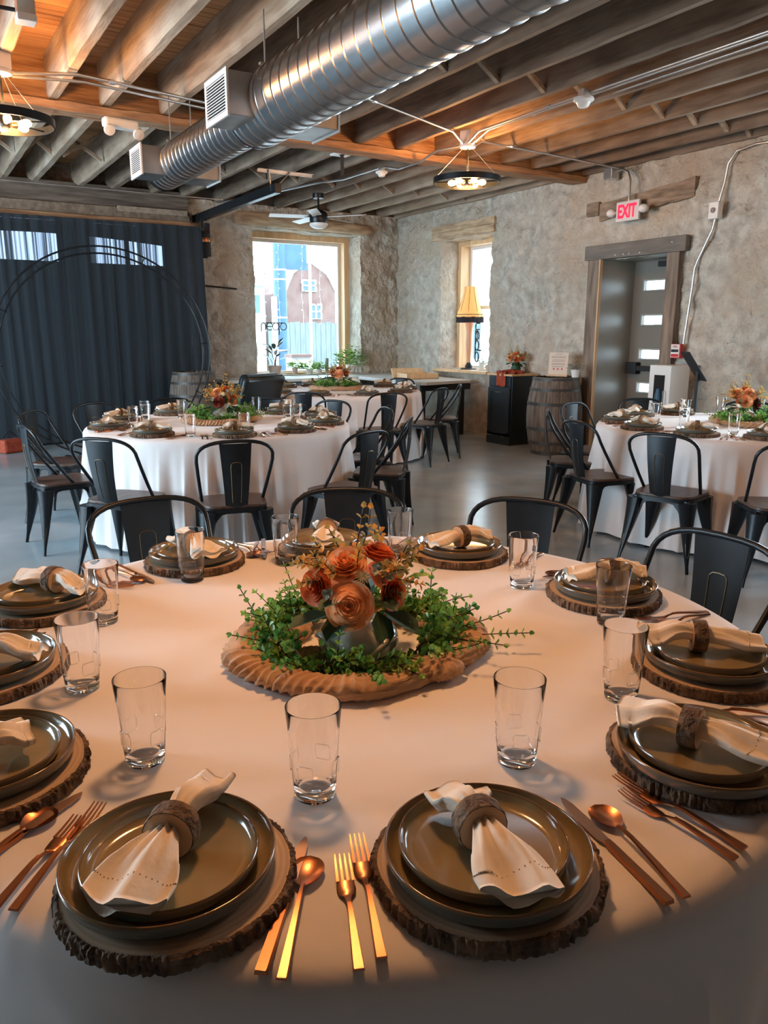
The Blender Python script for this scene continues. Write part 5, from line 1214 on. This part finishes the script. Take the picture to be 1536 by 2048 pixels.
potted('barrel_top_plant', 'little grey-green plant in a square pale pot on the barrel', (6.82, 6.74, .93), .055, .09, m_potw, 'bush', 120, .09, .12, m_leafs, .035, .02)
# white cabinet with glazed door beside the door casing
wc = thing('white_display_case', 'white narrow case with dark window beside the exit door', 'case', (6.72, 5.30, 0))
part('case_body', MB().b2(0, .30, 0, .27, 0, 1.12), m_white, wc, bevel=.006)
part('window_panel', MB().b2(-.006, 0, .07, .20, .35, 1.02), m_dark, wc); part('bottle_inside', MB().lathe([(.03, .5), (.035, .6), (.035, .8), (.02, .88)], 14, c=(-.01, .13, 0)), m_blue, wc, smooth=60)
part('wire_handle', MB().tube([(-.01, .06, .86), (-.04, .05, .86), (-.04, .05, .70), (-.01, .06, .70)], .005, 6), m_galv, wc)
ts = thing('tablet_stand', 'thin tilted tablet on a black pole stand before the stone wall', 'tablet stand', (6.25, 4.63, 0))
part('stand_base', MB().lathe([(.16, 0), (.16, .012), (.001, .02)], 28, capb=True), m_blackmat, ts); part('pole', MB().tube([(0, 0, .01), (0, 0, 1.12)], .018, 10), m_blackmat, ts, smooth=60)
part('tablet', MB().box((-.02, .04, 1.15), (.22, .012, .32), rot=Matrix.Rotation(R(58), 3, 'Z') @ Matrix.Rotation(R(-35), 3, 'X')), m_blackmat, ts, bevel=.004)
part('tilt_head', MB().sphere((0, 0, 1.13), .03, 10, 7), m_blackmat, ts)
# leather armchair
ac = thing('leather_armchair', 'black leather armchair with high curved back behind the left middle table', 'armchair', (3.05, 8.0, 0), R(205))
bk = MB().box((0, .30, .70), (.62, .10, .66), rot=Matrix.Rotation(R(-20), 3, 'X'))
part('backrest', bk, m_leather, ac, smooth=60, bevel=.045)
part('headrest_cushion', MB().box((0, .335, .93), (.56, .13, .20), rot=Matrix.Rotation(R(-20), 3, 'X')), m_leather, ac, smooth=60, bevel=.05)
part('seat_cushion', MB().b2(-.28, .28, -.32, .24, .32, .45), m_leather, ac, bevel=.04)
for sx in (-1, 1): part('armrest', MB().b2(sx*.33-.05, sx*.33+.05, -.3, .26, .2, .62), m_leather, ac, bevel=.04)
for sx in (-1, 1):
    for sy in (-1, 1): part('leg', MB().tube([(sx*.28, sy*.25, 0), (sx*.26, sy*.22, .33)], .016, 8), m_galv, ac)
ot = thing('orange_bag', 'small rust orange patterned bag on the floor by the curtain', 'bag', (1.02, 10.45, 0), R(30))
part('bag_body', MB().prism([(-.14, -.08), (.14, -.08), (.12, .08), (-.12, .08)], 0, .17), m_redcloth, ot, bevel=.03); part('strap', MB().tube([(-.1, 0, .19), (0, 0, .27), (.1, 0, .19)], .008, 6), m_blackmat, ot)
try: caustics()
except Exception: pass
